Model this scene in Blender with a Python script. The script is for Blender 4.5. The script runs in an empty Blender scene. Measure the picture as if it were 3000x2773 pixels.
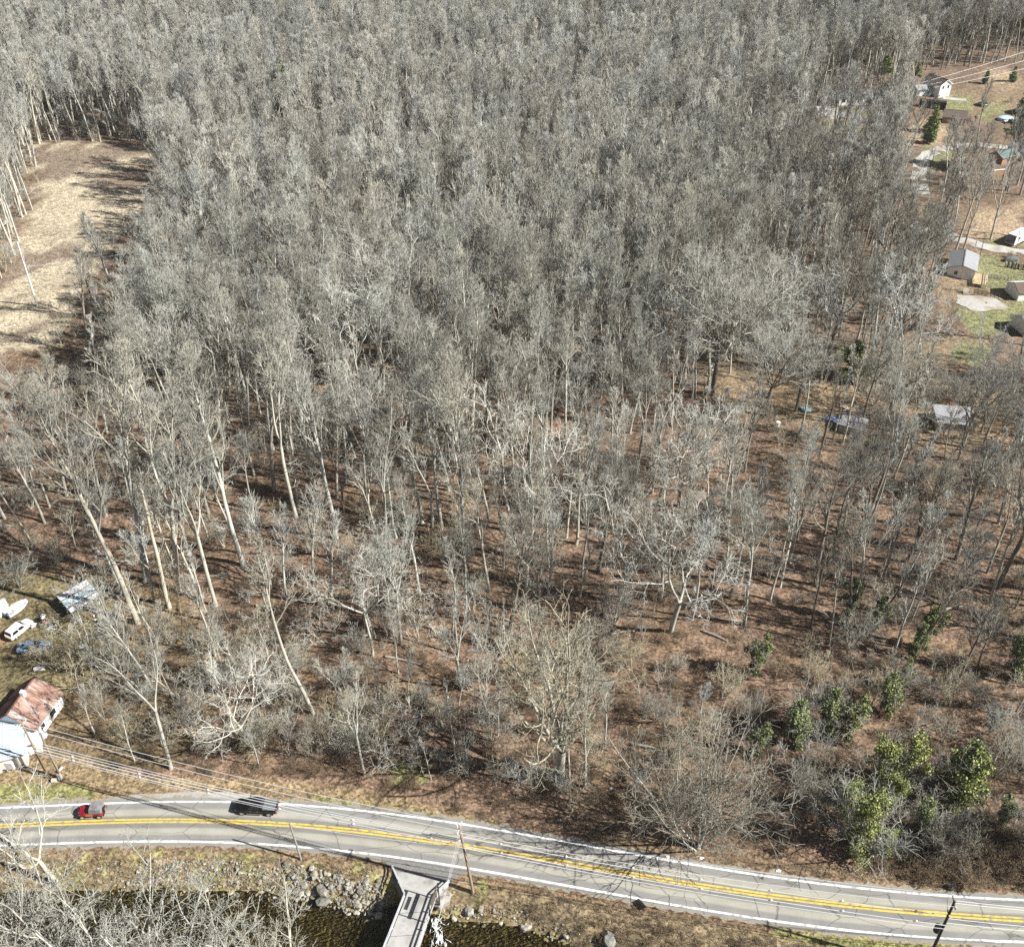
import bpy, math, random
import numpy as np
from mathutils import Vector, Matrix

# ------------------------------------------------------------------ camera, light, exposure
scene = bpy.context.scene
COL = scene.collection
PW, PH = 3000.0, 2773.0            # size of the photograph in pixels
FPX = 2811.0                       # focal length in those pixels
PITCH = math.radians(37.0)         # camera looks 37 degrees down
CH = 110.0                         # height of the drone over the road

cam_d = bpy.data.cameras.new('camera')
cam = bpy.data.objects.new('camera', cam_d)
COL.objects.link(cam)
cam.location = (0, 0, CH)
cam.rotation_euler = (math.radians(90) - PITCH, 0, 0)
cam_d.sensor_fit = 'HORIZONTAL'
cam_d.sensor_width = 36.0
cam_d.lens = 36.0 * FPX / PW
cam_d.clip_start = 0.5
cam_d.clip_end = 4000.0
scene.camera = cam

SUN_EL = math.radians(40.0)
SUN_AZ = math.radians(-17.0)       # from +x, a little towards the viewer
world = bpy.data.worlds.new('World')
scene.world = world
world.use_nodes = True
wn = world.node_tree
wn.nodes.clear()
sky = wn.nodes.new('ShaderNodeTexSky')
sky.sky_type = 'NISHITA'
sky.sun_disc = False
sky.sun_elevation = SUN_EL
sky.sun_rotation = math.radians(90.0) - SUN_AZ
sky.air_density = 1.0
sky.dust_density = 1.5
bg = wn.nodes.new('ShaderNodeBackground')
bg.inputs['Strength'].default_value = 0.032
wo = wn.nodes.new('ShaderNodeOutputWorld')
wn.links.new(sky.outputs[0], bg.inputs[0])
wn.links.new(bg.outputs[0], wo.inputs[0])

sun_d = bpy.data.lights.new('sun', 'SUN')
sun_d.energy = 5.0
sun_d.angle = math.radians(0.53)
sun_d.color = (1.0, 0.98, 0.94)
sun = bpy.data.objects.new('sun', sun_d)
COL.objects.link(sun)
sdir = Vector((math.cos(SUN_EL) * math.cos(SUN_AZ), math.cos(SUN_EL) * math.sin(SUN_AZ), math.sin(SUN_EL)))
sun.rotation_euler = sdir.to_track_quat('Z', 'Y').to_euler()
sun.location = (60, -40, 160)

vs = scene.view_settings
vs.view_transform = 'Standard'
vs.look = 'None'
vs.exposure = 1.12
vs.gamma = 1.0
vs.use_curve_mapping = False
cy = scene.cycles
cy.use_denoising = False
cy.max_bounces = 4
cy.diffuse_bounces = 2
cy.glossy_bounces = 2
cy.transmission_bounces = 3
cy.transparent_max_bounces = 8
cy.volume_bounces = 0
cy.sample_clamp_indirect = 4.0
scene.render.filter_size = 1.5

rng = random.Random(11)
NR = np.random.RandomState(7)

# ------------------------------------------------------------------ pixel <-> place
CP, SP = math.cos(PITCH), math.sin(PITCH)

def G(px, py, z=0.0):
    """point at height z seen at photo pixel (px, py)"""
    u = (px - PW / 2) / FPX
    v = -(py - PH / 2) / FPX
    dy, dz = CP + v * SP, -SP + v * CP
    t = (z - CH) / dz
    return Vector((u * t, dy * t, z))

def proj(x, y, z):
    zz = z - CH
    d = y * CP - zz * SP
    v = y * SP + zz * CP
    return PW / 2 + FPX * x / d, PH / 2 - FPX * v / d

def fade(t):
    t = np.clip(t, 0, 1)
    return t * t * (3 - 2 * t)

def fbm(x, y, s, seed=0):
    """cheap smooth noise, -1..1"""
    r = np.random.RandomState(seed)
    out = 0
    for k in range(5):
        a = r.uniform(0, 2 * math.pi)
        b = r.uniform(0, 6.28)
        f = (1.0 + k * 0.63) / s
        out = out + np.sin((x * math.cos(a) + y * math.sin(a)) * f * 2 + b + 1.7 * np.sin((x * math.sin(a) - y * math.cos(a)) * f * 1.3 + b * 2))
    return out / 5.0 * 1.6

# road edges in photo pixels, smoothed to curves in the place
TOPL = [(0, 2365), (200, 2357), (500, 2349.5), (670, 2349), (820, 2353), (1000, 2366), (1200, 2390), (1400, 2423), (1600, 2456), (1800, 2493), (2000, 2525), (2200, 2557), (2400, 2585), (2600, 2610), (2800, 2628), (3000, 2634)]
BOTL = [(0, 2475), (150, 2472), (500, 2463), (700, 2468), (1000, 2492.5), (1200, 2515), (1375, 2543), (1600, 2582), (1800, 2620), (2000, 2654), (2200, 2685), (2400, 2713), (2600, 2738), (2800, 2750), (3000, 2758)]
MIDL = [(0, 2418), (200, 2411), (500, 2404), (750, 2407.5), (1000, 2427), (1200, 2454), (1400, 2484), (1600, 2518), (1800, 2551), (2000, 2583), (2200, 2614), (2400, 2641), (2600, 2665), (2800, 2681), (3000, 2693)]

def road_curve(pts):
    a = np.array([[*G(x, y)[:2]] for x, y in pts])
    c = np.polyfit(a[:, 0] / 60.0, a[:, 1], 5)
    x0, x1 = a[0, 0], a[-1, 0]
    d = np.polyder(c)
    def f(x):
        x = np.asarray(x, float)
        xc = np.clip(x, x0, x1)
        s = np.polyval(d, xc / 60.0) / 60.0
        return np.polyval(c, xc / 60.0) + (x - xc) * s
    return f
Y_TOP, Y_BOT, Y_MID = road_curve(TOPL), road_curve(BOTL), road_curve(MIDL)

WATER_Z = -3.3
WEDGE = np.array([[*G(x, y, WATER_Z)[:2]] for x, y in [(-300, 2540), (0, 2550), (300, 2560), (500, 2572), (700, 2592), (850, 2618), (1000, 2650), (1100, 2668), (1180, 2640), (1250, 2662), (1330, 2690), (1500, 2702), (1650, 2752), (1750, 2800), (1900, 2900), (2300, 3150)]])

def y_water(x):
    return np.interp(x, WEDGE[:, 0], WEDGE[:, 1])

def tz(x, y):
    """height of the ground"""
    x = np.asarray(x, float); y = np.asarray(y, float)
    yb = Y_BOT(x) - 1.3
    yt = Y_TOP(x) + 0.8
    yw = np.minimum(y_water(x), yb - 3.0)
    t = (yb - y) / (yb - yw)
    lump = fbm(x, y, 2.6, 5) * 0.16 * fade(t * 3)
    z = WATER_Z * fade(np.clip(t, 0, 1.12) / 1.12 * 0.97) + lump
    z = np.where(y < yw, WATER_Z - 0.10 - 0.55 * fade((yw - y) / 3.0) + fbm(x, y, 1.4, 6) * 0.10, z)
    ys = yw - 14.0
    z = np.where(y < ys, np.minimum(WATER_Z - 0.6 + (ys - y) * 0.5, -0.5), z)
    n = y - yt
    zn = fbm(x, y, 26.0, 2) * 0.55 * fade((n - 4) / 12) + fbm(x, y, 7.0, 3) * 0.14 * fade((n - 1.5) / 4)
    zn = zn - 0.25 * np.exp(-((n - 1.6) / 1.0) ** 2)
    zn = zn + 0.00040 * np.maximum(y - 330, 0) ** 2 + 0.00025 * np.maximum(y - 330, 0) * np.maximum(x - 40, 0) * 0.6
    zn = zn + 1.5 * fade((n - 2.5) / 7) * fade((x - 16) / 18)
    return np.where(n > 0, zn, np.where(y < yb, z, 0.0))

def P(px, py, dz=0.0):
    """point of the ground seen at photo pixel (px, py)"""
    z = 0.0
    for _ in range(25):
        g = G(px, py, z)
        z = 0.5 * z + 0.5 * float(tz(g.x, g.y))
    g = G(px, py, z)
    return Vector((g.x, g.y, float(tz(g.x, g.y)) + dz))

def height_to(base, top_py):
    lo, hi = 0.2, 80.0
    for _ in range(50):
        m = (lo + hi) / 2
        if proj(base.x, base.y, base.z + m)[1] > top_py: lo = m
        else: hi = m
    return lo

def in_poly(px, py, poly):
    px = np.asarray(px, float); py = np.asarray(py, float)
    ins = np.zeros(px.shape, bool)
    n = len(poly)
    for i in range(n):
        x0, y0 = poly[i]; x1, y1 = poly[(i + 1) % n]
        if y0 == y1: continue
        c = ((y0 > py) != (y1 > py)) & (px < (x1 - x0) * (py - y0) / (y1 - y0) + x0)
        ins ^= c
    return ins

def near_line(px, py, pts, r):
    px = np.asarray(px, float); py = np.asarray(py, float)
    best = np.full(px.shape, 1e9)
    for (x0, y0), (x1, y1) in zip(pts[:-1], pts[1:]):
        dx, dy = x1 - x0, y1 - y0
        t = np.clip(((px - x0) * dx + (py - y0) * dy) / (dx * dx + dy * dy), 0, 1)
        best = np.minimum(best, np.hypot(px - x0 - t * dx, py - y0 - t * dy))
    return best < r

# ------------------------------------------------------------------ object helpers
def setp(o, label=None, cat=None, group=None, kind=None):
    if label: o['label'] = label
    if cat: o['category'] = cat
    if group: o['group'] = group
    if kind: o['kind'] = kind
    return o

def thing(name, label, cat, loc=(0, 0, 0), yaw=0.0, group=None):
    o = bpy.data.objects.new(name, None)
    o.empty_display_size = 0.3
    COL.objects.link(o)
    o.location = loc
    o.rotation_euler = (0, 0, yaw)
    return setp(o, label, cat, group)

def mesh_np(name, V, F, smooth=False):
    """V (n,3), F list of arrays (m,k) of the same or different k"""
    me = bpy.data.meshes.new(name)
    V = np.asarray(V, np.float32).reshape(-1, 3)
    if not isinstance(F, list): F = [F]
    F = [np.asarray(f, np.int32) for f in F if len(f)]
    me.vertices.add(len(V))
    me.vertices.foreach_set('co', V.ravel())
    nl = sum(f.size for f in F)
    nf = sum(len(f) for f in F)
    me.loops.add(nl)
    me.polygons.add(nf)
    me.loops.foreach_set('vertex_index', np.concatenate([f.ravel() for f in F]))
    ls = []
    s = 0
    for f in F:
        k = f.shape[1]
        ls.append(s + np.arange(len(f)) * k)
        s += f.size
    me.polygons.foreach_set('loop_start', np.concatenate(ls).astype(np.int32))
    if smooth:
        me.polygons.foreach_set('use_smooth', np.ones(nf, bool))
    me.update(calc_edges=True)
    return me

def add(name, me, mat, parent=None, label=None, loc=None, yaw=None):
    o = bpy.data.objects.new(name, me)
    COL.objects.link(o)
    if mat is not None and len(me.materials) == 0:
        me.materials.append(mat)
    if parent is not None: o.parent = parent
    if loc is not None: o.location = loc
    if yaw is not None: o.rotation_euler = (0, 0, yaw)
    if label: o['label'] = label
    return o

class MB:
    """collects simple solids into one mesh"""
    def __init__(s):
        s.v = []; s.f = []
    def quad(s, a, b, c, d):
        n = len(s.v); s.v += [tuple(a), tuple(b), tuple(c), tuple(d)]; s.f.append((n, n + 1, n + 2, n + 3)); return s
    def poly(s, pts):
        n = len(s.v); s.v += [tuple(p) for p in pts]; s.f.append(tuple(range(n, n + len(pts)))); return s
    def box(s, c, size, yaw=0.0, bev=0.0):
        x, y, z = size[0] / 2, size[1] / 2, size[2] / 2
        ca, sa = math.cos(yaw), math.sin(yaw)
        def T(a, b, d): return (c[0] + a * ca - b * sa, c[1] + a * sa + b * ca, c[2] + d)
        n = len(s.v)
        s.v += [T(a, b, d) for d in (-z, z) for a, b in ((-x, -y), (x, -y), (x, y), (-x, y))]
        s.f += [tuple(n + i for i in q) for q in ((3, 2, 1, 0), (4, 5, 6, 7), (0, 1, 5, 4), (1, 2, 6, 5), (2, 3, 7, 6), (3, 0, 4, 7))]
        return s
    def prism(s, pts, d):
        """pts: polygon (3d), extruded by vector d"""
        n = len(s.v); k = len(pts)
        s.v += [tuple(p) for p in pts] + [tuple(Vector(p) + Vector(d)) for p in pts]
        s.f.append(tuple(n + i for i in reversed(range(k)))); s.f.append(tuple(n + k + i for i in range(k)))
        for i in range(k):
            j = (i + 1) % k
            s.f.append((n + i, n + j, n + k + j, n + k + i))
        return s
    def bar(s, a, b, w, h=None):
        """square bar from a to b"""
        h = h or w
        a, b = Vector(a), Vector(b)
        t = (b - a).normalized()
        u = t.cross(Vector((0, 0, 1)))
        if u.length < 1e-3: u = Vector((1, 0, 0))
        u.normalize(); w2 = u.cross(t)
        pts = [a + u * sx * w / 2 + w2 * sy * h / 2 for sx, sy in ((-1, -1), (1, -1), (1, 1), (-1, 1))]
        return s.prism(pts, b - a)
    def tube(s, pts, rad, n=6, cap=True):
        pts = [Vector(p) for p in pts]
        if not hasattr(rad, '__len__'): rad = [rad] * len(pts)
        base = len(s.v)
        for i, p in enumerate(pts):
            t = (pts[min(i + 1, len(pts) - 1)] - pts[max(i - 1, 0)]).normalized()
            u = t.cross(Vector((0.0, 0.02, 1)))
            if u.length < 0.05: u = t.cross(Vector((1, 0, 0)))
            u.normalize(); w = t.cross(u)
            for k in range(n):
                a = 2 * math.pi * k / n
                s.v.append(tuple(p + (u * math.cos(a) + w * math.sin(a)) * rad[i]))
        for i in range(len(pts) - 1):
            for k in range(n):
                a, b = base + i * n + k, base + i * n + (k + 1) % n
                s.f.append((a, b, b + n, a + n))
        if cap:
            s.f.append(tuple(base + k for k in reversed(range(n))))
            e = base + (len(pts) - 1) * n
            s.f.append(tuple(e + k for k in range(n)))
        return s
    def loft(s, rings, closed=True):
        base = len(s.v); n = len(rings[0])
        for r in rings: s.v += [tuple(p) for p in r]
        for i in range(len(rings) - 1):
            for k in range(n if closed else n - 1):
                a, b = base + i * n + k, base + i * n + (k + 1) % n
                s.f.append((a, b, b + n, a + n))
        if closed:
            s.f.append(tuple(base + k for k in reversed(range(n))))
            e = base + (len(rings) - 1) * n
            s.f.append(tuple(e + k for k in range(n)))
        return s
    def blob(s, c, r, seed=0, sub=2, rough=0.2):
        """lumpy stone"""
        q = random.Random(seed)
        nu, nv = (7, 5) if sub < 2 else (10, 7)
        base = len(s.v)
        ph = [q.uniform(0, 6.28) for _ in range(6)]
        for j in range(nv + 1):
            th = math.pi * j / nv
            for i in range(nu):
                a = 2 * math.pi * i / nu
                k = 1 + rough * (math.sin(2 * a + ph[0]) * math.sin(th) + 0.7 * math.sin(3 * a + ph[1] + 2 * th) * math.sin(th) + 0.6 * math.sin(3 * th + ph[2])) + q.uniform(-.4, .4) * rough * math.sin(th)
                s.v.append((c[0] + r[0] * k * math.sin(th) * math.cos(a), c[1] + r[1] * k * math.sin(th) * math.sin(a), c[2] + r[2] * k * math.cos(th)))
        for j in range(nv):
            for i in range(nu):
                a, b = base + j * nu + i, base + j * nu + (i + 1) % nu
                s.f.append((a, a + nu, b + nu, b))
        return s
    def mesh(s, name, smooth=False):
        me = bpy.data.meshes.new(name)
        me.from_pydata(s.v, [], s.f)
        if smooth:
            me.polygons.foreach_set('use_smooth', [True] * len(me.polygons))
        me.update()
        return me
    def build(s, name, mat, parent=None, smooth=False, label=None, loc=None, yaw=None):
        return add(name, s.mesh(name, smooth), mat, parent, label, loc, yaw)

def copy_tree(o, parent=None):
    c = o.copy()
    COL.objects.link(c)
    c.parent = parent
    for ch in list(o.children): copy_tree(ch, c)
    return c

# ------------------------------------------------------------------ materials
def pmat(name, c1, c2=None, scale=4.0, rough=0.8, bump=0.0, metal=0.0, objrand=0.0, spec=0.3, detail=4.0, c3=None, scale2=0.3, coords='Object', stretch=None, coat=0.0):
    m = bpy.data.materials.new(name)
    m.use_nodes = True
    nt = m.node_tree
    b = nt.nodes['Principled BSDF']
    b.inputs['Roughness'].default_value = rough
    b.inputs['Metallic'].default_value = metal
    b.inputs['Specular IOR Level'].default_value = spec
    b.inputs['Coat Weight'].default_value = coat
    if c2 is None: c2 = tuple(0.82 * c for c in c1)
    tc = nt.nodes.new('ShaderNodeTexCoord')
    src = tc.outputs[coords]
    if stretch:
        mp = nt.nodes.new('ShaderNodeMapping'); mp.inputs['Scale'].default_value = stretch
        nt.links.new(src, mp.inputs[0]); src = mp.outputs[0]
    nz = nt.nodes.new('ShaderNodeTexNoise')
    nz.inputs['Scale'].default_value = scale
    nz.inputs['Detail'].default_value = detail
    nz.inputs['Roughness'].default_value = 0.62
    nt.links.new(src, nz.inputs['Vector'])
    rp = nt.nodes.new('ShaderNodeValToRGB')
    rp.color_ramp.elements[0].position = 0.36; rp.color_ramp.elements[0].color = (*c2, 1)
    rp.color_ramp.elements[1].position = 0.64; rp.color_ramp.elements[1].color = (*c1, 1)
    nt.links.new(nz.outputs[0], rp.inputs[0])
    out = rp.outputs[0]
    if c3 is not None:
        n2 = nt.nodes.new('ShaderNodeTexNoise'); n2.inputs['Scale'].default_value = scale2; n2.inputs['Detail'].default_value = 3
        nt.links.new(src, n2.inputs['Vector'])
        r2 = nt.nodes.new('ShaderNodeValToRGB')
        r2.color_ramp.elements[0].position = 0.5; r2.color_ramp.elements[1].position = 0.66
        nt.links.new(n2.outputs[0], r2.inputs[0])
        mx = nt.nodes.new('ShaderNodeMix'); mx.data_type = 'RGBA'
        nt.links.new(r2.outputs[0], mx.inputs[0]); nt.links.new(out, mx.inputs[6]); mx.inputs[7].default_value = (*c3, 1)
        out = mx.outputs[2]
    if objrand > 0:
        oi = nt.nodes.new('ShaderNodeObjectInfo')
        mr = nt.nodes.new('ShaderNodeMapRange')
        mr.inputs['To Min'].default_value = 1 - objrand; mr.inputs['To Max'].default_value = 1 + objrand
        nt.links.new(oi.outputs['Random'], mr.inputs['Value'])
        vm = nt.nodes.new('ShaderNodeVectorMath'); vm.operation = 'SCALE'
        nt.links.new(out, vm.inputs[0]); nt.links.new(mr.outputs[0], vm.inputs['Scale'])
        mt = nt.nodes.new('ShaderNodeMath'); mt.operation = 'MULTIPLY'; mt.inputs[1].default_value = 17.31
        fr = nt.nodes.new('ShaderNodeMath'); fr.operation = 'FRACT'
        nt.links.new(oi.outputs['Random'], mt.inputs[0]); nt.links.new(mt.outputs[0], fr.inputs[0])
        tm = nt.nodes.new('ShaderNodeMix'); tm.data_type = 'RGBA'
        tm.inputs[6].default_value = (1.03, .99, .92, 1); tm.inputs[7].default_value = (.96, 1.0, 1.04, 1)
        nt.links.new(fr.outputs[0], tm.inputs[0])
        v2 = nt.nodes.new('ShaderNodeVectorMath'); v2.operation = 'MULTIPLY'
        nt.links.new(vm.outputs[0], v2.inputs[0]); nt.links.new(tm.outputs[2], v2.inputs[1])
        out = v2.outputs[0]
    nt.links.new(out, b.inputs['Base Color'])
    if bump > 0:
        bp = nt.nodes.new('ShaderNodeBump'); bp.inputs['Strength'].default_value = bump; bp.inputs['Distance'].default_value = 0.032
        nt.links.new(nz.outputs[0], bp.inputs['Height']); nt.links.new(bp.outputs[0], b.inputs['Normal'])
    return m

M = {}
M['bark_pale'] = pmat('bark_pale', (.47, .455, .395), (.30, .285, .24), 1.6, .85, objrand=.28, stretch=(1, 1, .25))
M['bark_white'] = pmat('bark_white', (.50, .485, .43), (.30, .285, .24), .9, .8, objrand=.1, stretch=(1, 1, .35))
M['bark_dark'] = pmat('bark_dark', (.24, .215, .175), (.13, .115, .09), 1.6, .9, objrand=.3, stretch=(1, 1, .25))
M['bark_tan'] = pmat('bark_tan', (.54, .49, .39), (.35, .31, .24), 1.2, .85, objrand=.15, stretch=(1, 1, .3))
M['twig_pale'] = pmat('twig_pale', (.385, .375, .325), (.27, .262, .222), .7, .8, objrand=.3)
M['twig_white'] = pmat('twig_white', (.52, .515, .47), (.38, .375, .335), .7, .8, objrand=.15)
M['twig_dark'] = pmat('twig_dark', (.25, .235, .20), (.16, .15, .125), .7, .85, objrand=.25)
M['twig_tan'] = pmat('twig_tan', (.44, .40, .29), (.30, .27, .19), .7, .85, objrand=.2)
M['brush'] = pmat('brush', (.25, .19, .125), (.14, .105, .07), .9, .9, objrand=.3)
M['ivy'] = pmat('ivy', (.21, .235, .09), (.09, .11, .045), 1.1, .5, objrand=.18, spec=.4)
M['ivy_yellow'] = pmat('ivy_yellow', (.29, .31, .095), (.13, .16, .05), 1.1, .5, objrand=.12, spec=.4)
M['evergreen'] = pmat('evergreen', (.17, .23, .06), (.08, .12, .035), 1.3, .55, objrand=.15)
M['pine'] = pmat('pine', (.22, .26, .09), (.11, .15, .05), 1.2, .6, objrand=.2)
M['asph_patch'] = pmat('asph_patch', (.19, .185, .17), (.14, .137, .128), 3, .9)
M['white_paint'] = pmat('white_paint', (.78, .77, .74), (.60, .59, .56), 2.2, .6, c3=(.30, .295, .28), scale2=1.7)
M['yellow_paint'] = pmat('yellow_paint', (.66, .46, .055), (.50, .34, .05), 2.0, .6, c3=(.28, .22, .10), scale2=1.5)
M['concrete'] = pmat('concrete', (.38, .37, .35), (.30, .295, .28), 1.1, .9, bump=.1, c3=(.22, .21, .19), scale2=.55)
M['concrete_old'] = pmat('concrete_old', (.30, .285, .25), (.19, .18, .15), 1.2, .95, bump=.2)
M['rock'] = pmat('rock', (.26, .245, .21), (.15, .14, .115), 2.5, .9, bump=.3, objrand=.35)
M['rock_pale'] = pmat('rock_pale', (.38, .36, .31), (.24, .225, .19), 2.5, .9, bump=.3, objrand=.25)
M['rock_wet'] = pmat('rock_wet', (.30, .25, .13), (.13, .11, .055), 2.0, .35, bump=.3, objrand=.4)
M['galv'] = pmat('galv', (.62, .63, .64), (.50, .51, .52), 3, .42, metal=.35)
M['white_metal'] = pmat('white_metal', (.66, .66, .66), (.54, .54, .55), 2, .5)
M['white_vinyl'] = pmat('white_vinyl', (.80, .80, .79), (.72, .72, .71), 1, .6)
M['cream'] = pmat('cream', (.62, .59, .52), (.5, .47, .41), 1, .7)
M['dark_steel'] = pmat('dark_steel', (.035, .034, .033), (.02, .02, .02), 3, .55, metal=.3)
M['pole_wood'] = pmat('pole_wood', (.30, .235, .17), (.18, .145, .11), 2, .9, stretch=(4, 4, .5), c3=(.36, .25, .15), scale2=.4)
M['pole_grey'] = pmat('pole_grey', (.30, .28, .25), (.19, .18, .16), 2, .9, stretch=(4, 4, .5))
M['pole_white'] = pmat('pole_white', (.66, .65, .62), (.5, .49, .47), 2, .8, stretch=(4, 4, .5))
M['cable'] = pmat('cable', (.62, .62, .62), (.54, .54, .54), 3, .5)
M['rust_roof'] = pmat('rust_roof', (.31, .205, .16), (.19, .10, .075), .7, .7, c3=(.42, .39, .37), scale2=.9, stretch=(2.2, .35, .35))
M['brown_roof'] = pmat('brown_roof', (.19, .105, .08), (.15, .08, .062), .7, .6)
M['blue_roof'] = pmat('blue_roof', (.48, .58, .63), (.40, .50, .56), .5, .6, c3=(.44, .50, .53), scale2=.3)
M['shingle'] = pmat('shingle', (.155, .155, .16), (.11, .11, .115), 2.0, .9)
M['shingle_light'] = pmat('shingle_light', (.30, .30, .31), (.22, .22, .23), 2.0, .9)
M['shingle_brown'] = pmat('shingle_brown', (.13, .10, .08), (.09, .07, .055), 2.0, .9)
M['green_roof'] = pmat('green_roof', (.12, .17, .16), (.09, .13, .12), 1.5, .6)
M['orange_wall'] = pmat('orange_wall', (.38, .22, .11), (.27, .16, .08), .9, .8)
M['brick_red'] = pmat('brick_red', (.30, .11, .06), (.23, .085, .05), 1.5, .7)
M['weathered'] = pmat('weathered', (.50, .47, .41), (.34, .31, .26), 1.4, .85)
M['lumber'] = pmat('lumber', (.48, .38, .24), (.36, .28, .17), 1.4, .85)
M['dark_wood'] = pmat('dark_wood', (.09, .07, .055), (.055, .045, .035), 1.5, .9)
M['window_dark'] = pmat('window_dark', (.03, .035, .04), (.02, .022, .026), 1, .12, spec=.6)
M['black_paint'] = pmat('black_paint', (.006, .006, .008), (.004, .004, .006), 1, .3, spec=.4)
M['glass'] = pmat('glass', (.012, .014, .022), (.01, .012, .018), 1, .08, spec=.7)
M['grey_cover'] = pmat('grey_cover', (.11, .125, .12), (.09, .10, .10), 2, .8)
M['tyre'] = pmat('tyre', (.022, .022, .022), (.015, .015, .015), 3, .85)
M['rim'] = pmat('rim', (.62, .62, .63), (.5, .5, .5), 3, .3, metal=.7)
M['chrome'] = pmat('chrome', (.7, .7, .7), (.6, .6, .6), 3, .2, metal=.9)
M['red_paint'] = pmat('red_paint', (.25, .010, .022), (.2, .008, .018), 1, .3, spec=.5, coat=.4)
M['orange_paint'] = pmat('orange_paint', (.48, .17, .05), (.36, .12, .04), 1, .45)
M['soft_top'] = pmat('soft_top', (.20, .20, .205), (.12, .12, .125), 2.2, .9)
M['white_car'] = pmat('white_car', (.78, .78, .79), (.72, .72, .73), 1, .3, coat=.4)
M['blue_car'] = pmat('blue_car', (.17, .24, .32), (.13, .19, .26), 1, .3, coat=.4)
M['red_light'] = pmat('red_light', (.5, .02, .02), (.4, .02, .02), 1, .3)
M['lamp_glass'] = pmat('lamp_glass', (.75, .75, .72), (.65, .65, .62), 1, .2)
M['tarp_blue'] = pmat('tarp_blue', (.07, .11, .24), (.05, .08, .17), 1.5, .5)
M['pool_blue'] = pmat('pool_blue', (.42, .60, .66), (.36, .52, .58), 1.0, .4)
M['foam'] = pmat('foam', (.86, .88, .88), (.66, .70, .70), 3, .6)
M['grass_dry'] = pmat('grass_dry', (.33, .265, .155), (.20, .155, .09), 1.5, .9, objrand=.35)
M['grass_green'] = pmat('grass_green', (.19, .20, .06), (.11, .125, .04), 1.5, .85, objrand=.3)
M['insulator'] = pmat('insulator', (.75, .74, .72), (.65, .64, .62), 2, .3)
M['sign_metal'] = pmat('sign_metal', (.55, .55, .55), (.48, .48, .48), 2, .45, metal=.5)
M['twig_far_lit'] = pmat('twig_far_lit', (.43, .42, .375), (.32, .31, .275), .7, .8, objrand=.28)  # lighter copy of twig_pale: brightness of the sunlit, hazy distance put into the colour
M['log'] = pmat('log', (.34, .30, .25), (.2, .175, .14), 2, .9)
# ------------------------------------------------------------------ zones, outlined in photo pixels (they lie on the ground)
FIELD = [(95, 425), (200, 415), (330, 425), (470, 430), (455, 560), (345, 690), (290, 790), (215, 900), (150, 1015), (0, 1035), (-250, 1060), (-250, 900), (0, 860), (60, 700), (120, 560)]
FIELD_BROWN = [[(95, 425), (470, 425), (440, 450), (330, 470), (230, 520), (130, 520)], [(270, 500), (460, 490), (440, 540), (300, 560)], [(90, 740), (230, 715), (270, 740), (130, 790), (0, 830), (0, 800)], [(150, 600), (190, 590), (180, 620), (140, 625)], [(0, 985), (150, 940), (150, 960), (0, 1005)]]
LAWN_G = [[(2760, 290), (2860, 285), (2860, 335), (2760, 330)], [(2700, 440), (2800, 432), (2790, 480), (2720, 485)], [(2860, 760), (3010, 765), (3010, 900), (2880, 840)], [(2410, 360), (2540, 365), (2520, 400), (2400, 400)], [(2470, 310), (2540, 310), (2530, 340), (2470, 335)], [(2850, 690), (3010, 700), (3010, 730), (2850, 705)], [(2800, 900), (3010, 890), (3010, 960), (2830, 990)], [(2790, 1010), (2900, 1000), (2890, 1060), (2810, 1060)], [(2870, 320), (2960, 320), (2950, 350), (2870, 345)], [(2490, 1000), (2470, 1060), (2440, 1040)], [(2700, 640), (2730, 600), (2740, 640), (2715, 680)]]
LAWN_T = [[(2760, 262), (2870, 262), (2990, 265), (3010, 330), (2870, 330), (2770, 290)], [(2640, 985), (2800, 975), (2900, 1000), (2880, 1070), (2660, 1065)], [(2720, 740), (2870, 745), (2990, 880), (2750, 930)], [(2040, 1000), (2350, 1010), (2700, 1080), (2950, 1150), (2980, 1330), (2500, 1300), (2050, 1170)]]
DIRT = [[(2680, 345), (2770, 340), (2790, 425), (2700, 440), (2660, 420)], [(2870, 610), (3010, 590), (3010, 700), (2850, 690)], [(2340, 275), (2390, 270), (2385, 320), (2355, 320)], [(2900, 215), (3010, 205), (3010, 265), (2860, 262)]]
ORANGE = [[(2355, 278), (2385, 275), (2380, 312), (2355, 312)]]
GRAVEL = [[(2420, 325), (2480, 330), (2620, 355), (2600, 385), (2470, 345), (2420, 342)], [(2805, 865), (2900, 868), (2960, 905), (2860, 915), (2800, 888)], [(2760, 285), (2830, 290), (2830, 297), (2765, 293)], [(2450, 280), (2460, 350), (2430, 350), (2425, 310)]]
LANE_A = [(3040, 425), (2950, 432), (2850, 424), (2780, 430), (2720, 452), (2695, 480), (2690, 520), (2700, 570)]
LANE_B = [(2600, 640), (2660, 655), (2730, 672), (2800, 698), (2880, 722), (3040, 745)]
JUNKYARD = [(-60, 1700), (120, 1690), (330, 1740), (380, 1850), (330, 1960), (180, 2050), (-60, 2120)]
VERGE_N = [(-60, 2240), (210, 2215), (400, 2270), (900, 2290), (1200, 2340), (1450, 2400), (1500, 2450), (1100, 2400), (700, 2352), (-60, 2372)]
SHOULDER = [(290, 2352), (340, 2332), (480, 2322), (640, 2318), (760, 2330), (860, 2350), (800, 2356), (670, 2352), (480, 2353)]
GREEN_V = [[(-60, 2300), (260, 2300), (300, 2350), (-60, 2365)], [(900, 2330), (1150, 2365), (1350, 2395), (1480, 2435), (1200, 2398), (950, 2362)], [(1150, 2240), (1260, 2235), (1260, 2290), (1150, 2290)], [(2300, 2720), (2700, 2752), (2900, 2775), (2500, 2790), (2250, 2740)]]

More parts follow.
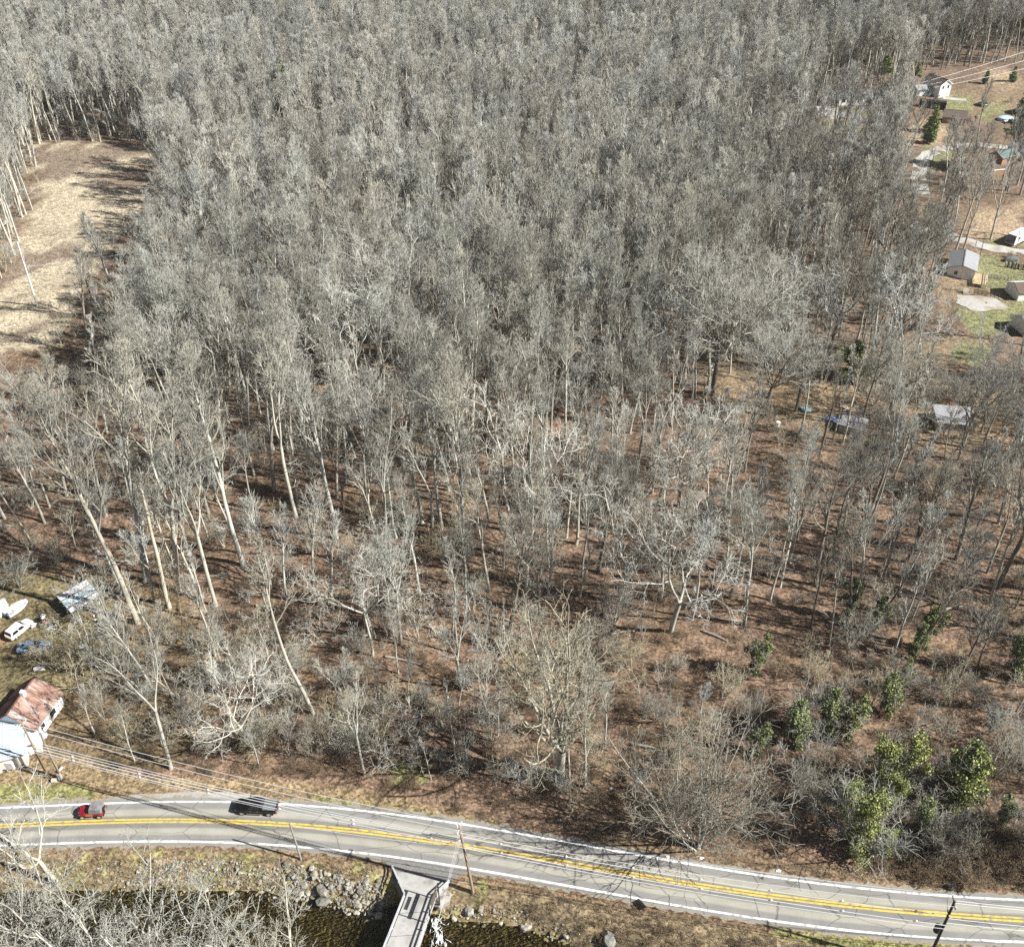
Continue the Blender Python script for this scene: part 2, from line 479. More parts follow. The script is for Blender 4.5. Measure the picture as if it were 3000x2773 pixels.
# ------------------------------------------------------------------ ground sheet
def axis(lo0, hi0, step, lo, hi, grow):
    a = list(np.arange(lo0, hi0 + 1e-6, step))
    s = step
    while a[-1] < hi: s *= grow; a.append(a[-1] + s)
    s = step
    b = []
    c = lo0
    while c > lo: s *= grow; c -= s; b.append(c)
    return np.array(b[::-1] + a)
gx = axis(-62, 62, 0.7, -560, 560, 1.035)
gy = axis(38, 84, 0.5, 24, 700, 1.03)
X, Y = np.meshgrid(gx, gy)
Z = tz(X, Y)
nx, ny = len(gx), len(gy)
ii = np.arange(ny - 1)[:, None] * nx + np.arange(nx - 1)[None, :]
F = np.stack([ii, ii + 1, ii + 1 + nx, ii + nx], -1).reshape(-1, 4)
gme = mesh_np('ground', np.stack([X, Y, Z], -1), F, smooth=True)

xv, yv, zv = X.ravel(), Y.ravel(), Z.ravel()
ppx, ppy = proj(xv, yv, zv)
jx = ppx + (fbm(xv, yv, 5, 21) * 9 + NR.normal(0, 4, xv.shape))
jy = ppy + (fbm(xv, yv, 5, 22) * 5 + NR.normal(0, 2.5, xv.shape))
near = np.clip((yv - 50) / 250, 0, 1)[:, None]
col = np.tile(np.array([.160, .107, .072]), (len(xv), 1)) * (1 - near) + np.array([.150, .108, .076]) * near
n1 = fbm(xv, yv, 11, 31)[:, None]
n2 = fbm(xv, yv, 4, 32)[:, None]
col = col * (1 + .18 * n1 + .15 * n2)
tan_patch = fade((fbm(xv, yv, 16, 33) - .25) / .5)[:, None]
col = col * (1 - .55 * tan_patch) + np.array([.165, .115, .068]) * .55 * tan_patch

def paint(mask, c, k=1.0, var=.12):
    m = mask.astype(float)[:, None] * k
    cc = np.array(c) * (1 + var * n2)
    col[:] = col * (1 - m) + cc * m
for pl in [[(-60, 1640), (500, 1700), (700, 2000), (500, 2250), (-60, 2250)]]:
    paint(in_poly(jx, jy, pl), (.135, .105, .055), .6)
paint(in_poly(jx, jy, JUNKYARD), (.15, .125, .065), .9)
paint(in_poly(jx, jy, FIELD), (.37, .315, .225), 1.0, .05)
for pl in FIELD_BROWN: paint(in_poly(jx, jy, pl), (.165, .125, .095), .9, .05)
paint(in_poly(jx, jy, FIELD) & (fbm(xv, yv, 14, 41) > .55), (.22, .175, .125), .6)
for pl in LAWN_T: paint(in_poly(jx, jy, pl), (.205, .155, .095), .8)
for pl in DIRT: paint(in_poly(jx, jy, pl), (.31, .235, .155), .95)
for pl in LAWN_G: paint(in_poly(jx, jy, pl), (.175, .18, .085), .9)
for pl in ORANGE: paint(in_poly(jx, jy, pl), (.42, .23, .10))
# road verges and creek bank
nb = Y_BOT(xv) - yv
nt_ = yv - Y_TOP(xv)
wob = fbm(xv, yv, 2.2, 51) * .5
paint(in_poly(jx, jy, VERGE_N), (.235, .175, .10), .9)
paint((nt_ + wob > .2) & (nt_ + wob < 3.0) & (xv > 10), (.19, .135, .085), .7)
paint((nb + wob > .2) & (nb < 14), (.215, .165, .10), .95)
paint((nb + wob > .2) & (nb + wob < 1.6), (.16, .105, .065), .8)
for pl in GREEN_V: paint(in_poly(jx, jy, pl), (.20, .205, .075), .75)
paint((nb > 1.2) & (nb < 9) & (fbm(xv, yv, 3, 52) > .35) & (xv < -3), (.23, .22, .09), .7)
paint(zv < WATER_Z + .35, (.12, .095, .05), .8)
paint(zv < WATER_Z + .05, (.20, .165, .085), 1.0)
ca = gme.color_attributes.new('gcol', 'FLOAT_COLOR', 'POINT')
ca.data.foreach_set('color', np.concatenate([np.clip(col, 0.01, 1), np.ones((len(col), 1))], 1).astype(np.float32).ravel())

def ground_mat():
    m = bpy.data.materials.new('ground'); m.use_nodes = True
    nt = m.node_tree; L = nt.links.new
    b = nt.nodes['Principled BSDF']; b.inputs['Roughness'].default_value = .95; b.inputs['Specular IOR Level'].default_value = .15
    at = nt.nodes.new('ShaderNodeAttribute'); at.attribute_name = 'gcol'
    tc = nt.nodes.new('ShaderNodeTexCoord')
    # fallen leaves: cells of their own colours
    vo = nt.nodes.new('ShaderNodeTexVoronoi'); vo.inputs['Scale'].default_value = 3.4; vo.inputs['Randomness'].default_value = 1
    L(tc.outputs['Object'], vo.inputs['Vector'])
    hs = nt.nodes.new('ShaderNodeSeparateColor'); L(vo.outputs['Color'], hs.inputs[0])
    mr = nt.nodes.new('ShaderNodeMapRange'); mr.inputs['To Min'].default_value = .45; mr.inputs['To Max'].default_value = 1.6
    L(hs.outputs[0], mr.inputs['Value'])
    nz = nt.nodes.new('ShaderNodeTexNoise'); nz.inputs['Scale'].default_value = .55; nz.inputs['Detail'].default_value = 6; nz.inputs['Roughness'].default_value = .7
    L(tc.outputs['Object'], nz.inputs['Vector'])
    m2 = nt.nodes.new('ShaderNodeMapRange'); m2.inputs['From Min'].default_value = .3; m2.inputs['From Max'].default_value = .7; m2.inputs['To Min'].default_value = .62; m2.inputs['To Max'].default_value = 1.35
    L(nz.outputs[0], m2.inputs['Value'])
    mu = nt.nodes.new('ShaderNodeMath'); mu.operation = 'MULTIPLY'; L(mr.outputs[0], mu.inputs[0]); L(m2.outputs[0], mu.inputs[1])
    sc = nt.nodes.new('ShaderNodeVectorMath'); sc.operation = 'SCALE'; L(at.outputs['Color'], sc.inputs[0]); L(mu.outputs[0], sc.inputs['Scale'])
    L(sc.outputs[0], b.inputs['Base Color'])
    bp = nt.nodes.new('ShaderNodeBump'); bp.inputs['Strength'].default_value = .7; bp.inputs['Distance'].default_value = .12
    L(hs.outputs[1], bp.inputs['Height']); L(bp.outputs[0], b.inputs['Normal'])
    return m
ground = add('ground', gme, ground_mat())
setp(ground, kind='structure')

def haze_mat():
    m = bpy.data.materials.new('haze'); m.use_nodes = True
    nt = m.node_tree; nt.nodes.clear()
    o = nt.nodes.new('ShaderNodeOutputMaterial'); v = nt.nodes.new('ShaderNodeVolumePrincipled')
    v.inputs['Color'].default_value = (.86, .90, .95, 1); v.inputs['Density'].default_value = HAZE; v.inputs['Anisotropy'].default_value = 0.1
    nt.links.new(v.outputs[0], o.inputs['Volume']); return m
HAZE = 0.00006
hz = MB().box((0, 340, 55.5), (1260, 800, 127)).build('haze', haze_mat()); setp(hz, kind='stuff')

# ------------------------------------------------------------------ strips laid on the ground
def strip(name, xs, ya, yb, z, mat, cols=1, uv=True):
    n = len(xs)
    V = []
    for j in range(cols + 1):
        t = j / cols
        V.append(np.stack([xs, ya * (1 - t) + yb * t, np.full(n, z)], -1))
    V = np.concatenate(V)
    F = []
    for j in range(cols):
        a = np.arange(n - 1) + j * n
        F.append(np.stack([a, a + 1, a + 1 + n, a + n], -1))
    me = mesh_np(name, V, np.concatenate(F))
    if uv:
        u = me.uv_layers.new(name='UVMap')
        vi = np.zeros(len(me.loops), np.int32); me.loops.foreach_get('vertex_index', vi)
        uu = np.stack([V[vi, 0], (vi // n) / cols], -1).astype(np.float32)
        u.data.foreach_set('uv', uu.ravel())
    return add(name, me, mat)

def road_mat():
    m = bpy.data.materials.new('asphalt'); m.use_nodes = True
    nt = m.node_tree; L = nt.links.new
    b = nt.nodes['Principled BSDF']; b.inputs['Roughness'].default_value = .9; b.inputs['Specular IOR Level'].default_value = .25
    uv = nt.nodes.new('ShaderNodeUVMap'); uv.uv_map = 'UVMap'
    sp = nt.nodes.new('ShaderNodeSeparateXYZ'); L(uv.outputs[0], sp.inputs[0])
    tc = nt.nodes.new('ShaderNodeTexCoord')
    mp = nt.nodes.new('ShaderNodeMapping'); mp.inputs['Scale'].default_value = (.12, .9, 1); L(tc.outputs['Object'], mp.inputs[0])
    wz = nt.nodes.new('ShaderNodeTexNoise'); wz.inputs['Scale'].default_value = 1.0; wz.inputs['Detail'].default_value = 5; L(mp.outputs[0], wz.inputs['Vector'])
    ad = nt.nodes.new('ShaderNodeMath'); ad.operation = 'MULTIPLY_ADD'; ad.inputs[1].default_value = .05; L(wz.outputs[0], ad.inputs[0]); L(sp.outputs[1], ad.inputs[2])
    sb = nt.nodes.new('ShaderNodeMath'); sb.operation = 'SUBTRACT'; sb.inputs[1].default_value = .025; L(ad.outputs[0], sb.inputs[0])
    rp = nt.nodes.new('ShaderNodeValToRGB')
    stops = [(0.0, (0.207, 0.2, 0.179)), (0.06, (0.207, 0.201, 0.188)), (0.2, (0.193, 0.189, 0.179)), (0.255, (0.30, 0.285, 0.235)), (0.335, (0.29, 0.276, 0.23)), (0.385, (0.166, 0.163, 0.156)), (0.47, (0.172, 0.168, 0.16)), (0.53, (0.166, 0.163, 0.156)), (0.6, (0.168, 0.166, 0.157)), (0.655, (0.30, 0.285, 0.235)), (0.735, (0.29, 0.276, 0.23)), (0.79, (0.196, 0.192, 0.181)), (0.93, (0.207, 0.201, 0.188)), (1.0, (0.214, 0.207, 0.185))]
    e = rp.color_ramp.elements
    e[0].position, e[0].color = stops[0][0], (*stops[0][1], 1)
    e[1].position, e[1].color = stops[-1][0], (*stops[-1][1], 1)
    for p_, c_ in stops[1:-1]:
        q = e.new(p_); q.color = (*c_, 1)
    L(sb.outputs[0], rp.inputs[0])
    nz = nt.nodes.new('ShaderNodeTexNoise'); nz.inputs['Scale'].default_value = 7; nz.inputs['Detail'].default_value = 5; L(tc.outputs['Object'], nz.inputs['Vector'])
    n3 = nt.nodes.new('ShaderNodeTexNoise'); n3.inputs['Scale'].default_value = .35; n3.inputs['Detail'].default_value = 4; L(tc.outputs['Object'], n3.inputs['Vector'])
    mu = nt.nodes.new('ShaderNodeMath'); mu.operation = 'ADD'; L(nz.outputs[0], mu.inputs[0]); L(n3.outputs[0], mu.inputs[1])
    mr = nt.nodes.new('ShaderNodeMapRange'); mr.inputs['From Min'].default_value = .6; mr.inputs['From Max'].default_value = 1.4; mr.inputs['To Min'].default_value = .80; mr.inputs['To Max'].default_value = 1.2
    L(mu.outputs[0], mr.inputs['Value'])
    sc = nt.nodes.new('ShaderNodeVectorMath'); sc.operation = 'SCALE'; L(rp.outputs[0], sc.inputs[0]); L(mr.outputs[0], sc.inputs['Scale'])
    # sealed and open cracks
    mp2 = nt.nodes.new('ShaderNodeMapping'); mp2.inputs['Scale'].default_value = (.16, .34, 1); L(tc.outputs['Object'], mp2.inputs[0])
    wv = nt.nodes.new('ShaderNodeVectorMath'); wv.operation = 'MULTIPLY_ADD'; wv.inputs[1].default_value = (.25, .25, .25); L(n3.outputs[1], wv.inputs[0]); L(mp2.outputs[0], wv.inputs[2])
    vc = nt.nodes.new('ShaderNodeTexVoronoi'); vc.feature = 'DISTANCE_TO_EDGE'; vc.inputs['Scale'].default_value = 1.0; L(wv.outputs[0], vc.inputs['Vector'])
    cr = nt.nodes.new('ShaderNodeMapRange'); cr.inputs['From Min'].default_value = .004; cr.inputs['From Max'].default_value = .016; cr.inputs['To Min'].default_value = .55; cr.inputs['To Max'].default_value = 1.0
    L(vc.outputs['Distance'], cr.inputs['Value'])
    s2 = nt.nodes.new('ShaderNodeVectorMath'); s2.operation = 'SCALE'; L(sc.outputs[0], s2.inputs[0]); L(cr.outputs[0], s2.inputs['Scale'])
    L(s2.outputs[0], b.inputs['Base Color'])
    return m
RX = np.arange(-170, 170.1, 1.0)
road = setp(strip('road', RX, Y_BOT(RX) - .55, Y_TOP(RX) + .55, .030, road_mat(), cols=4), kind='structure')
edge_wob = lambda s: 0
wl = strip('road_edge_line', RX, Y_TOP(RX) - .13, Y_TOP(RX) + .13, .035, M['white_paint'])
wl2 = strip('road_edge_line', RX, Y_BOT(RX) - .14, Y_BOT(RX) + .14, .035, M['white_paint'])
for w in (wl, wl2): w.parent = road
for s in (-.2, .2):
    w = strip('road_centre_line', RX, Y_MID(RX) + s - .12, Y_MID(RX) + s + .12, .035, M['yellow_paint'])
    w.parent = road

def flat_patch(name, pts, z, mat, kind='structure', rough=0.0, sub=3, drape=False, dz=0.02, seed=0):
    """polygon sheet lying on the ground (a fan of triangles over a subdivided outline)"""
    q = random.Random(seed)
    out = []
    n = len(pts)
    for i in range(n):
        a, b = Vector(pts[i]), Vector(pts[(i + 1) % n])
        for k in range(sub):
            p = a.lerp(b, k / sub)
            p.x += q.uniform(-rough, rough); p.y += q.uniform(-rough, rough)
            out.append(p)
    import bmesh
    bm = bmesh.new()
    f = bm.faces.new([bm.verts.new((p.x, p.y, 0)) for p in out])
    bmesh.ops.triangulate(bm, faces=[f])
    if drape:
        for _ in range(4):
            es = [e for e in bm.edges if e.calc_length() > 1.6]
            if not es: break
            bmesh.ops.subdivide_edges(bm, edges=es, cuts=1)
            bmesh.ops.triangulate(bm, faces=bm.faces[:])
    for v in bm.verts:
        v.co.z = (float(tz(v.co.x, v.co.y)) + dz) if drape else z
    bm.normal_update()
    for f in bm.faces:
        if f.normal.z < 0: f.normal_flip()
    me = bpy.data.meshes.new(name); bm.to_mesh(me); bm.free()
    o = add(name, me, mat)
    if kind: o['kind'] = kind
    return o

M['verge_grit'] = pmat('verge_grit', (.30, .265, .205), (.19, .16, .115), 4, .95)
for f_, s_, sd_ in ((Y_TOP, 1, 1), (Y_BOT, -1, 2)):
    RX2 = np.arange(-90, 90, .35)
    w_ = .75 + .35 * fbm(RX2, RX2 * 0, 1.7, 80 + sd_) + .25 * fbm(RX2, RX2 * 0, .7, 90 + sd_)
    ya_, yb_ = (f_(RX2) + .4, f_(RX2) + np.maximum(.5, w_)) if s_ > 0 else (f_(RX2) - np.maximum(.5, w_), f_(RX2) - .4)
    setp(strip('gravel_edge', RX2, ya_, yb_, .022, M['verge_grit']), kind='structure')
M['gravel'] = pmat('gravel', (.36, .35, .325), (.25, .24, .22), 5, .95, c3=(.28, .24, .18), scale2=.35)
M['gravel_pale'] = pmat('gravel_pale', (.42, .41, .38), (.30, .29, .265), 3, .95, c3=(.27, .23, .17), scale2=.25)
flat_patch('gravel_shoulder', [G(x, y) for x, y in SHOULDER], .012, M['gravel'], rough=.12, sub=6)
def lane(name, pts, w, mat):
    W = [P(x, y) for x, y in pts]
    L_, R_ = [], []
    for i, p in enumerate(W):
        t = (W[min(i + 1, len(W) - 1)] - W[max(i - 1, 0)]); t.z = 0; t.normalize()
        s = Vector((-t.y, t.x, 0))
        L_.append(p + s * w / 2); R_.append(p - s * w / 2)
    return flat_patch(name, L_ + R_[::-1], 0, mat, rough=.25, sub=4, drape=True, dz=.10, seed=3)
lane('gravel_lane', LANE_A, 4.6, M['gravel_pale'])
lane('gravel_lane', LANE_B, 4.2, M['gravel_pale'])
for k, pl in enumerate(GRAVEL):
    flat_patch('gravel_drive', [P(x, y) for x, y in pl], 0, M['gravel_pale'] if k != 0 else M['asph_patch'], rough=.3, sub=4, drape=True, dz=.13, seed=k)

# ------------------------------------------------------------------ creek
def water_mat():
    m = bpy.data.materials.new('creek_water'); m.use_nodes = True
    nt = m.node_tree; L = nt.links.new; nt.nodes.clear()
    o = nt.nodes.new('ShaderNodeOutputMaterial')
    tr = nt.nodes.new('ShaderNodeBsdfTransparent'); tr.inputs[0].default_value = (.86, .82, .66, 1)
    gl = nt.nodes.new('ShaderNodeBsdfGlossy'); gl.inputs['Roughness'].default_value = .06
    fr = nt.nodes.new('ShaderNodeFresnel'); fr.inputs[0].default_value = 1.33
    mx = nt.nodes.new('ShaderNodeMixShader')
    tc = nt.nodes.new('ShaderNodeTexCoord'); mp = nt.nodes.new('ShaderNodeMapping'); mp.inputs['Scale'].default_value = (1.2, 2.6, 1)
    L(tc.outputs['Object'], mp.inputs[0])
    nz = nt.nodes.new('ShaderNodeTexNoise'); nz.inputs['Scale'].default_value = 1.6; nz.inputs['Detail'].default_value = 4; L(mp.outputs[0], nz.inputs['Vector'])
    bp = nt.nodes.new('ShaderNodeBump'); bp.inputs['Strength'].default_value = .5; bp.inputs['Distance'].default_value = .08
    L(nz.outputs[0], bp.inputs['Height']); L(bp.outputs[0], gl.inputs['Normal']); L(bp.outputs[0], fr.inputs['Normal'])
    L(fr.outputs[0], mx.inputs[0]); L(tr.outputs[0], mx.inputs[1]); L(gl.outputs[0], mx.inputs[2]); L(mx.outputs[0], o.inputs[0])
    return m
wx = np.arange(-110, 40.1, 2.0)
wy = y_water(wx)
water = setp(strip('creek_water', wx, wy - 16.0, np.minimum(wy + .5, Y_BOT(wx) - 2.2), WATER_Z, water_mat(), cols=6), kind='structure')

# ------------------------------------------------------------------ stones
STONE = []
for k in range(8):
    mb = MB(); mb.blob((0, 0, 0), (1, .8, .6), seed=100 + k, sub=1, rough=.17)
    STONE.append(mb.mesh('stone'))
    STONE[-1].materials.append(M['rock'])
def stone_at(p, r, mat, k=None, sink=.3, name='stone', parent=None):
    me = STONE[rng.randrange(8) if k is None else k]
    o = bpy.data.objects.new(name, me); COL.objects.link(o)
    o.location = (p[0], p[1], p[2] + r * (.55 - sink))
    o.scale = (r, r * rng.uniform(.75, 1.1), r * rng.uniform(.7, 1.1))
    o.rotation_euler = (rng.uniform(-.4, .4), rng.uniform(-.4, .4), rng.uniform(0, 6.28))
    o.material_slots[0].link = 'OBJECT'; o.material_slots[0].material = mat
    if parent is not None: o.parent = parent
    return o

def scatter(name, protos, pts, rots, scls, idx, kind='stuff', label=None):
    """ONE object of kind stuff: instances of the protos on points"""
    me = bpy.data.meshes.new(name)
    me.from_pydata([tuple(p) for p in pts], [], [])
    a = me.attributes.new('rot', 'FLOAT_VECTOR', 'POINT'); a.data.foreach_set('vector', np.asarray(rots, np.float32).ravel())
    a = me.attributes.new('scl', 'FLOAT', 'POINT'); a.data.foreach_set('value', np.asarray(scls, np.float32).ravel())
    a = me.attributes.new('idx', 'INT', 'POINT'); a.data.foreach_set('value', np.asarray(idx, np.int32).ravel())
    o = bpy.data.objects.new(name, me); COL.objects.link(o)
    c = bpy.data.collections.new(name + '_kinds')
    for i, (pm) in enumerate(protos):
        po = bpy.data.objects.new('%s_kind_%02d' % (name, i), pm); c.objects.link(po)
    ng = bpy.data.node_groups.new(name, 'GeometryNodeTree')
    ng.interface.new_socket('Geometry', in_out='INPUT', socket_type='NodeSocketGeometry')
    ng.interface.new_socket('Geometry', in_out='OUTPUT', socket_type='NodeSocketGeometry')
    N = ng.nodes.new; L = ng.links.new
    gi, go = N('NodeGroupInput'), N('NodeGroupOutput')
    ip = N('GeometryNodeInstanceOnPoints'); ci = N('GeometryNodeCollectionInfo')
    ci.inputs['Collection'].default_value = c
    ci.inputs['Separate Children'].default_value = True
    ci.inputs['Reset Children'].default_value = True
    def attr(nm, ty):
        n = N('GeometryNodeInputNamedAttribute'); n.data_type = ty; n.inputs['Name'].default_value = nm
        return n.outputs['Attribute']
    ip.inputs['Pick Instance'].default_value = True
    L(gi.outputs[0], ip.inputs['Points']); L(ci.outputs[0], ip.inputs['Instance'])
    L(attr('idx', 'INT'), ip.inputs['Instance Index'])
    e2r = N('FunctionNodeEulerToRotation')
    L(attr('rot', 'FLOAT_VECTOR'), e2r.inputs[0]); L(e2r.outputs[0], ip.inputs['Rotation'])
    L(attr('scl', 'FLOAT'), ip.inputs['Scale'])
    L(ip.outputs[0], go.inputs[0])
    md = o.modifiers.new('scatter', 'NODES'); md.node_group = ng
    setp(o, label=label, kind=kind)
    return o

BOULDERS = [((945, 2612), 1.0, 'flat grey slab boulder on the creek bank left of the bridge', 'rock'),
            ((950, 2638), 1.15, 'big tan angular boulder at the water left of the bridge', 'rock'),
            ((1300, 2640), 1.5, 'large grey-green boulder beside the end of the right bridge railing', 'concrete_old'),
            ((1375, 2670), .75, 'rounded grey boulder at the water below the utility pole', 'rock'),
            ((1330, 2690), .5, 'bright white wet boulder at the rapids beside the bridge', 'rock_pale'),
            ((1540, 2718), .8, 'pale angular boulder standing at the creek edge right of the bridge', 'rock_pale'),
            ((1785, 2757), 1.15, 'long pale boulder in the brush below the road sign', 'rock_pale'),
            ((1658, 2742), .5, 'small white boulder at the end of the gravel creek edge', 'rock_pale'),
            ((603, 2608), .55, 'lone pale boulder standing in the creek under the bare branches', 'rock_pale'),
            ((1050, 2655), .6, 'rounded pale boulder at the water in front of the left bank', 'rock_pale'),
            ((1408, 2664), .55, 'grey boulder right of the rounded boulder below the utility pole', 'rock'),
            ((870, 2610), .55, 'tan boulder on the bank left of the flat grey slab', 'rock')]
for (px, py), r, lab, mt in BOULDERS:
    g = P(px, py)
    o = stone_at(g, r, M[mt], sink=.25, name='boulder')
    setp(o, lab, 'boulder', 'boulders along the creek')
# riprap: the nearest stones one by one, the rest together
cand = []
for _ in range(9000):
    x = rng.uniform(-60, 22); yw = float(y_water(x))
    d = rng.gauss(.9, 1.5)
    y = yw + d
    if y > float(Y_BOT(x)) - 2.2 or d < -1.5: continue
    px, py = proj(x, y, float(tz(x, y)))
    if -60 < px < 3060 and py < 2790:
        if px > 1290 and (rng.random() > .22 or d > 1.2): continue
        if 1140 < px < 1300: continue
        if px < 400 and rng.random() < .5: continue
        r = min(.55, abs(rng.gauss(0, .10)) + .075) * (1.4 if 820 < px < 1120 else .9)
        if d > (2.4 if px > 800 else 1.6) and rng.random() < .8: continue
        cand.append((r, x, y))
cand = cand[:1500]
cand.sort(reverse=True)
for r, x, y in cand[:290]:
    stone_at((x, y, float(tz(x, y))), r, M['rock_pale'] if rng.random() < .3 else M['rock'], parent=ground)
rest = cand[290:]
def mesh_copy(me, mat):
    m = me.copy(); m.materials.clear(); m.materials.append(mat); return m
st2 = [mesh_copy(STONE[k], M['rock_pale' if k % 2 else 'rock']) for k in range(6)]
scatter('small_stones', st2, [(x, y, float(tz(x, y)) + r * .1) for r, x, y in rest], [(rng.uniform(-.4, .4), rng.uniform(-.4, .4), rng.uniform(0, 6.3)) for _ in rest], [r for r, x, y in rest], [rng.randrange(6) for _ in rest])
# stones on the creek bed
bed = []
for _ in range(4200):
    x = rng.uniform(-50, 24); y = float(y_water(x)) - rng.uniform(-.3, 15)
    px, py = proj(x, y, WATER_Z)
    if -50 < px < 3050 and py < 2800:
        bed.append((x, y, float(tz(x, y)) + .02, min(.5, abs(rng.gauss(0, .13)) + .07)))
st3 = [mesh_copy(STONE[k], M['rock_wet']) for k in range(5)]
scatter('creek_bed_stones', st3, [b[:3] for b in bed], [(0, 0, rng.uniform(0, 6.3)) for _ in bed], [b[3] for b in bed], [rng.randrange(5) for _ in bed])
# white water beside the bridge
mb = MB()
for k in range(60):
    top = k % 2
    px, py = (1280 + rng.gauss(0, 8), 2700 + rng.gauss(0, 8)) if top else (1287 + rng.gauss(0, 9), 2745 + rng.gauss(0, 10))
    g = G(px, py, WATER_Z)
    n = 7; a = rng.uniform(-2.2, -.9); L_ = rng.uniform(.35, 1.5); w_ = rng.uniform(.03, .10); c_ = rng.uniform(-.9, .9)
    x_, y_ = g.x, g.y; pts_ = []
    for i in range(n):
        pts_.append((x_, y_)); a += c_ * .25 + rng.gauss(0, .35); x_ += math.cos(a) * L_ / n; y_ += math.sin(a) * L_ / n
    rings = []
    for i, (x_, y_) in enumerate(pts_):
        w = w_ * math.sin(math.pi * (i + .5) / n) * rng.uniform(.5, 1.4); h_ = .02 + .03 * rng.random()
        rings.append([(x_ - w, y_, WATER_Z - .01), (x_, y_ - w * .6, WATER_Z + h_), (x_ + w, y_, WATER_Z - .01)])
    mb.loft(rings)
o = mb.build('white_water', M['foam'], smooth=True); setp(o, kind='stuff')

# ------------------------------------------------------------------ bridge
bridge = thing('bridge', 'narrow concrete driveway bridge with white metal railings leaving the road over the creek', 'bridge', G(1180, 2690))
def bl(o): o.parent = bridge; o.matrix_parent_inverse = Matrix.Translation(-bridge.location); return o
DZ = .06
L0, L1, L2 = G(1150, 2545), G(1188, 2628), G(1131, 2773)
R0, R1, R2 = G(1313, 2588), G(1277, 2625), G(1227, 2773)
L3 = L1 + (L2 - L1) * 2.6; R3 = R1 + (R2 - R1) * 2.45
def along(a, b, t): return a.lerp(b, t)
# approach slab and deck slabs with open joints
A0, A1 = G(1140, 2519), G(1345, 2552)
mb = MB()
ap = [A0, L0, L1, along(L1, R1, 1), R1, R0, A1]
Ljt = [0, .33, .8, 1.3, 1.8, 2.6]
def deck(i0, i1):
    mb = MB()
    a, b = L1 + (L2 - L1) * i0, L1 + (L2 - L1) * i1
    c, d = R1 + (R2 - R1) * i0 * .95, R1 + (R2 - R1) * i1 * .95
    g = (b - a).normalized() * .035
    a, c = a + g, c + g; b, d = b - g, d - g
    pts = [Vector((p.x, p.y, -.55)) for p in (a, b, d, c)]
    mb.prism(pts, (0, 0, .55 + DZ))
    return bl(mb.build('deck_slab', M['concrete']))
for a, b in zip(Ljt[:-1], Ljt[1:]): deck(a, b)
mb = MB()
pts = [Vector((p.x, p.y, -.5)) for p in (L0, L1, R1, R0)]
mb.prism(pts, (0, 0, .5 + DZ - .004))
bl(mb.build('approach_slab', M['concrete']))
flat_patch('driveway_apron', [Vector((A0.x - 1.2, float(Y_BOT(A0.x - 1.2)) - .2, 0)), L0 + Vector((-.3, .1, 0)), L0 + (R0 - L0) * .98, A1 + Vector((.3, -.5, 0)), Vector((A1.x + 1.6, float(Y_BOT(A1.x + 1.6)) - .2, 0))], .044, M['asph_patch'], sub=4, rough=.06)
# girders and abutment
mb = MB()
for s in (.12, .88):
    a = L1.lerp(R1, s); b = L3.lerp(R3, s)
    mb.bar(a + Vector((0, 0, -.95)), b + Vector((0, 0, -.95)), .35, .8)
bl(mb.build('girder', M['dark_steel']))
mb = MB()
a, b = L0 + Vector((-.2, -.6, 0)), R0 + Vector((.2, -1.0, 0))
mb.prism([Vector((p.x, p.y, WATER_Z - .6)) for p in (a, L1 + Vector((-.1, .3, 0)), R1 + Vector((.2, .3, 0)), b)], (0, 0, -WATER_Z + .6 - .51))
bl(mb.build('abutment', M['concrete_old']))
# railings
def railing(path, post_every, out, zr, wrail):
    """path: points at deck level"""
    for (a, b) in zip(path[:-1], path[1:]):
        for z in zr:
            mb = MB(); mb.bar(a + Vector((0, 0, z)), b + Vector((0, 0, z)), wrail, .13); bl(mb.build('rail', M['galv']))
        n = max(1, int(round((b - a).length / post_every)))
        for k in range(n + 1):
            p = a.lerp(b, k / n)
            mb = MB(); mb.box((p.x, p.y, .38), (.12, .12, .96)); bl(mb.build('rail_post', M['galv']))
t_in = (R1 - L1).normalized()
railing([L0 + Vector((-.05, .1, 0)), L1 - t_in * .05, L3 - t_in * .05], 2.1, -1, (.52, .95), .14)
railing([R1 + t_in * .05, R3 + t_in * .05], 2.1, 1, (.52, .95), .12)
railing([R0 + Vector((.35, .15, 0)), R1 + t_in * .05], 1.6, 1, (.52, .95), .12)
# kerb under the right railing
# three-board sign on two tall posts, facing across the bridge
sg = thing('board_sign', 'dark sign of three stacked boards on two posts, edge-on beside the right bridge railing', 'sign', G(1288, 2634))
def sl(o): o.parent = sg; o.matrix_parent_inverse = Matrix.Translation(-sg.location); return o
pa, pb = G(1287, 2636), G(1262, 2706)
for p in (pa, pb):
    mb = MB(); mb.box((p.x, p.y, 1.3), (.11, .11, 5.0)); sl(mb.build('post', M['dark_steel']))
for z0, z1, f0, f1 in ((3.35, 3.75, -.02, 1.0), (2.75, 3.10, .2, .75), (2.05, 2.45, 0, 1.05)):
    a, b = pa.lerp(pb, f0), pa.lerp(pb, f1)
    mb = MB(); mb.bar(Vector((a.x - .08, a.y, (z0 + z1) / 2)), Vector((b.x - .08, b.y, (z0 + z1) / 2)), .05, z1 - z0)
    sl(mb.build('board', M['dark_wood']))
# ------------------------------------------------------------------ buildings
def under(o, root):
    """keep world placement of a mesh built in world coordinates under a root"""
    o.parent = root
    o.matrix_parent_inverse = (Matrix.Translation(root.location) @ Matrix.Rotation(root.rotation_euler.z, 4, 'Z')).inverted()
    return o

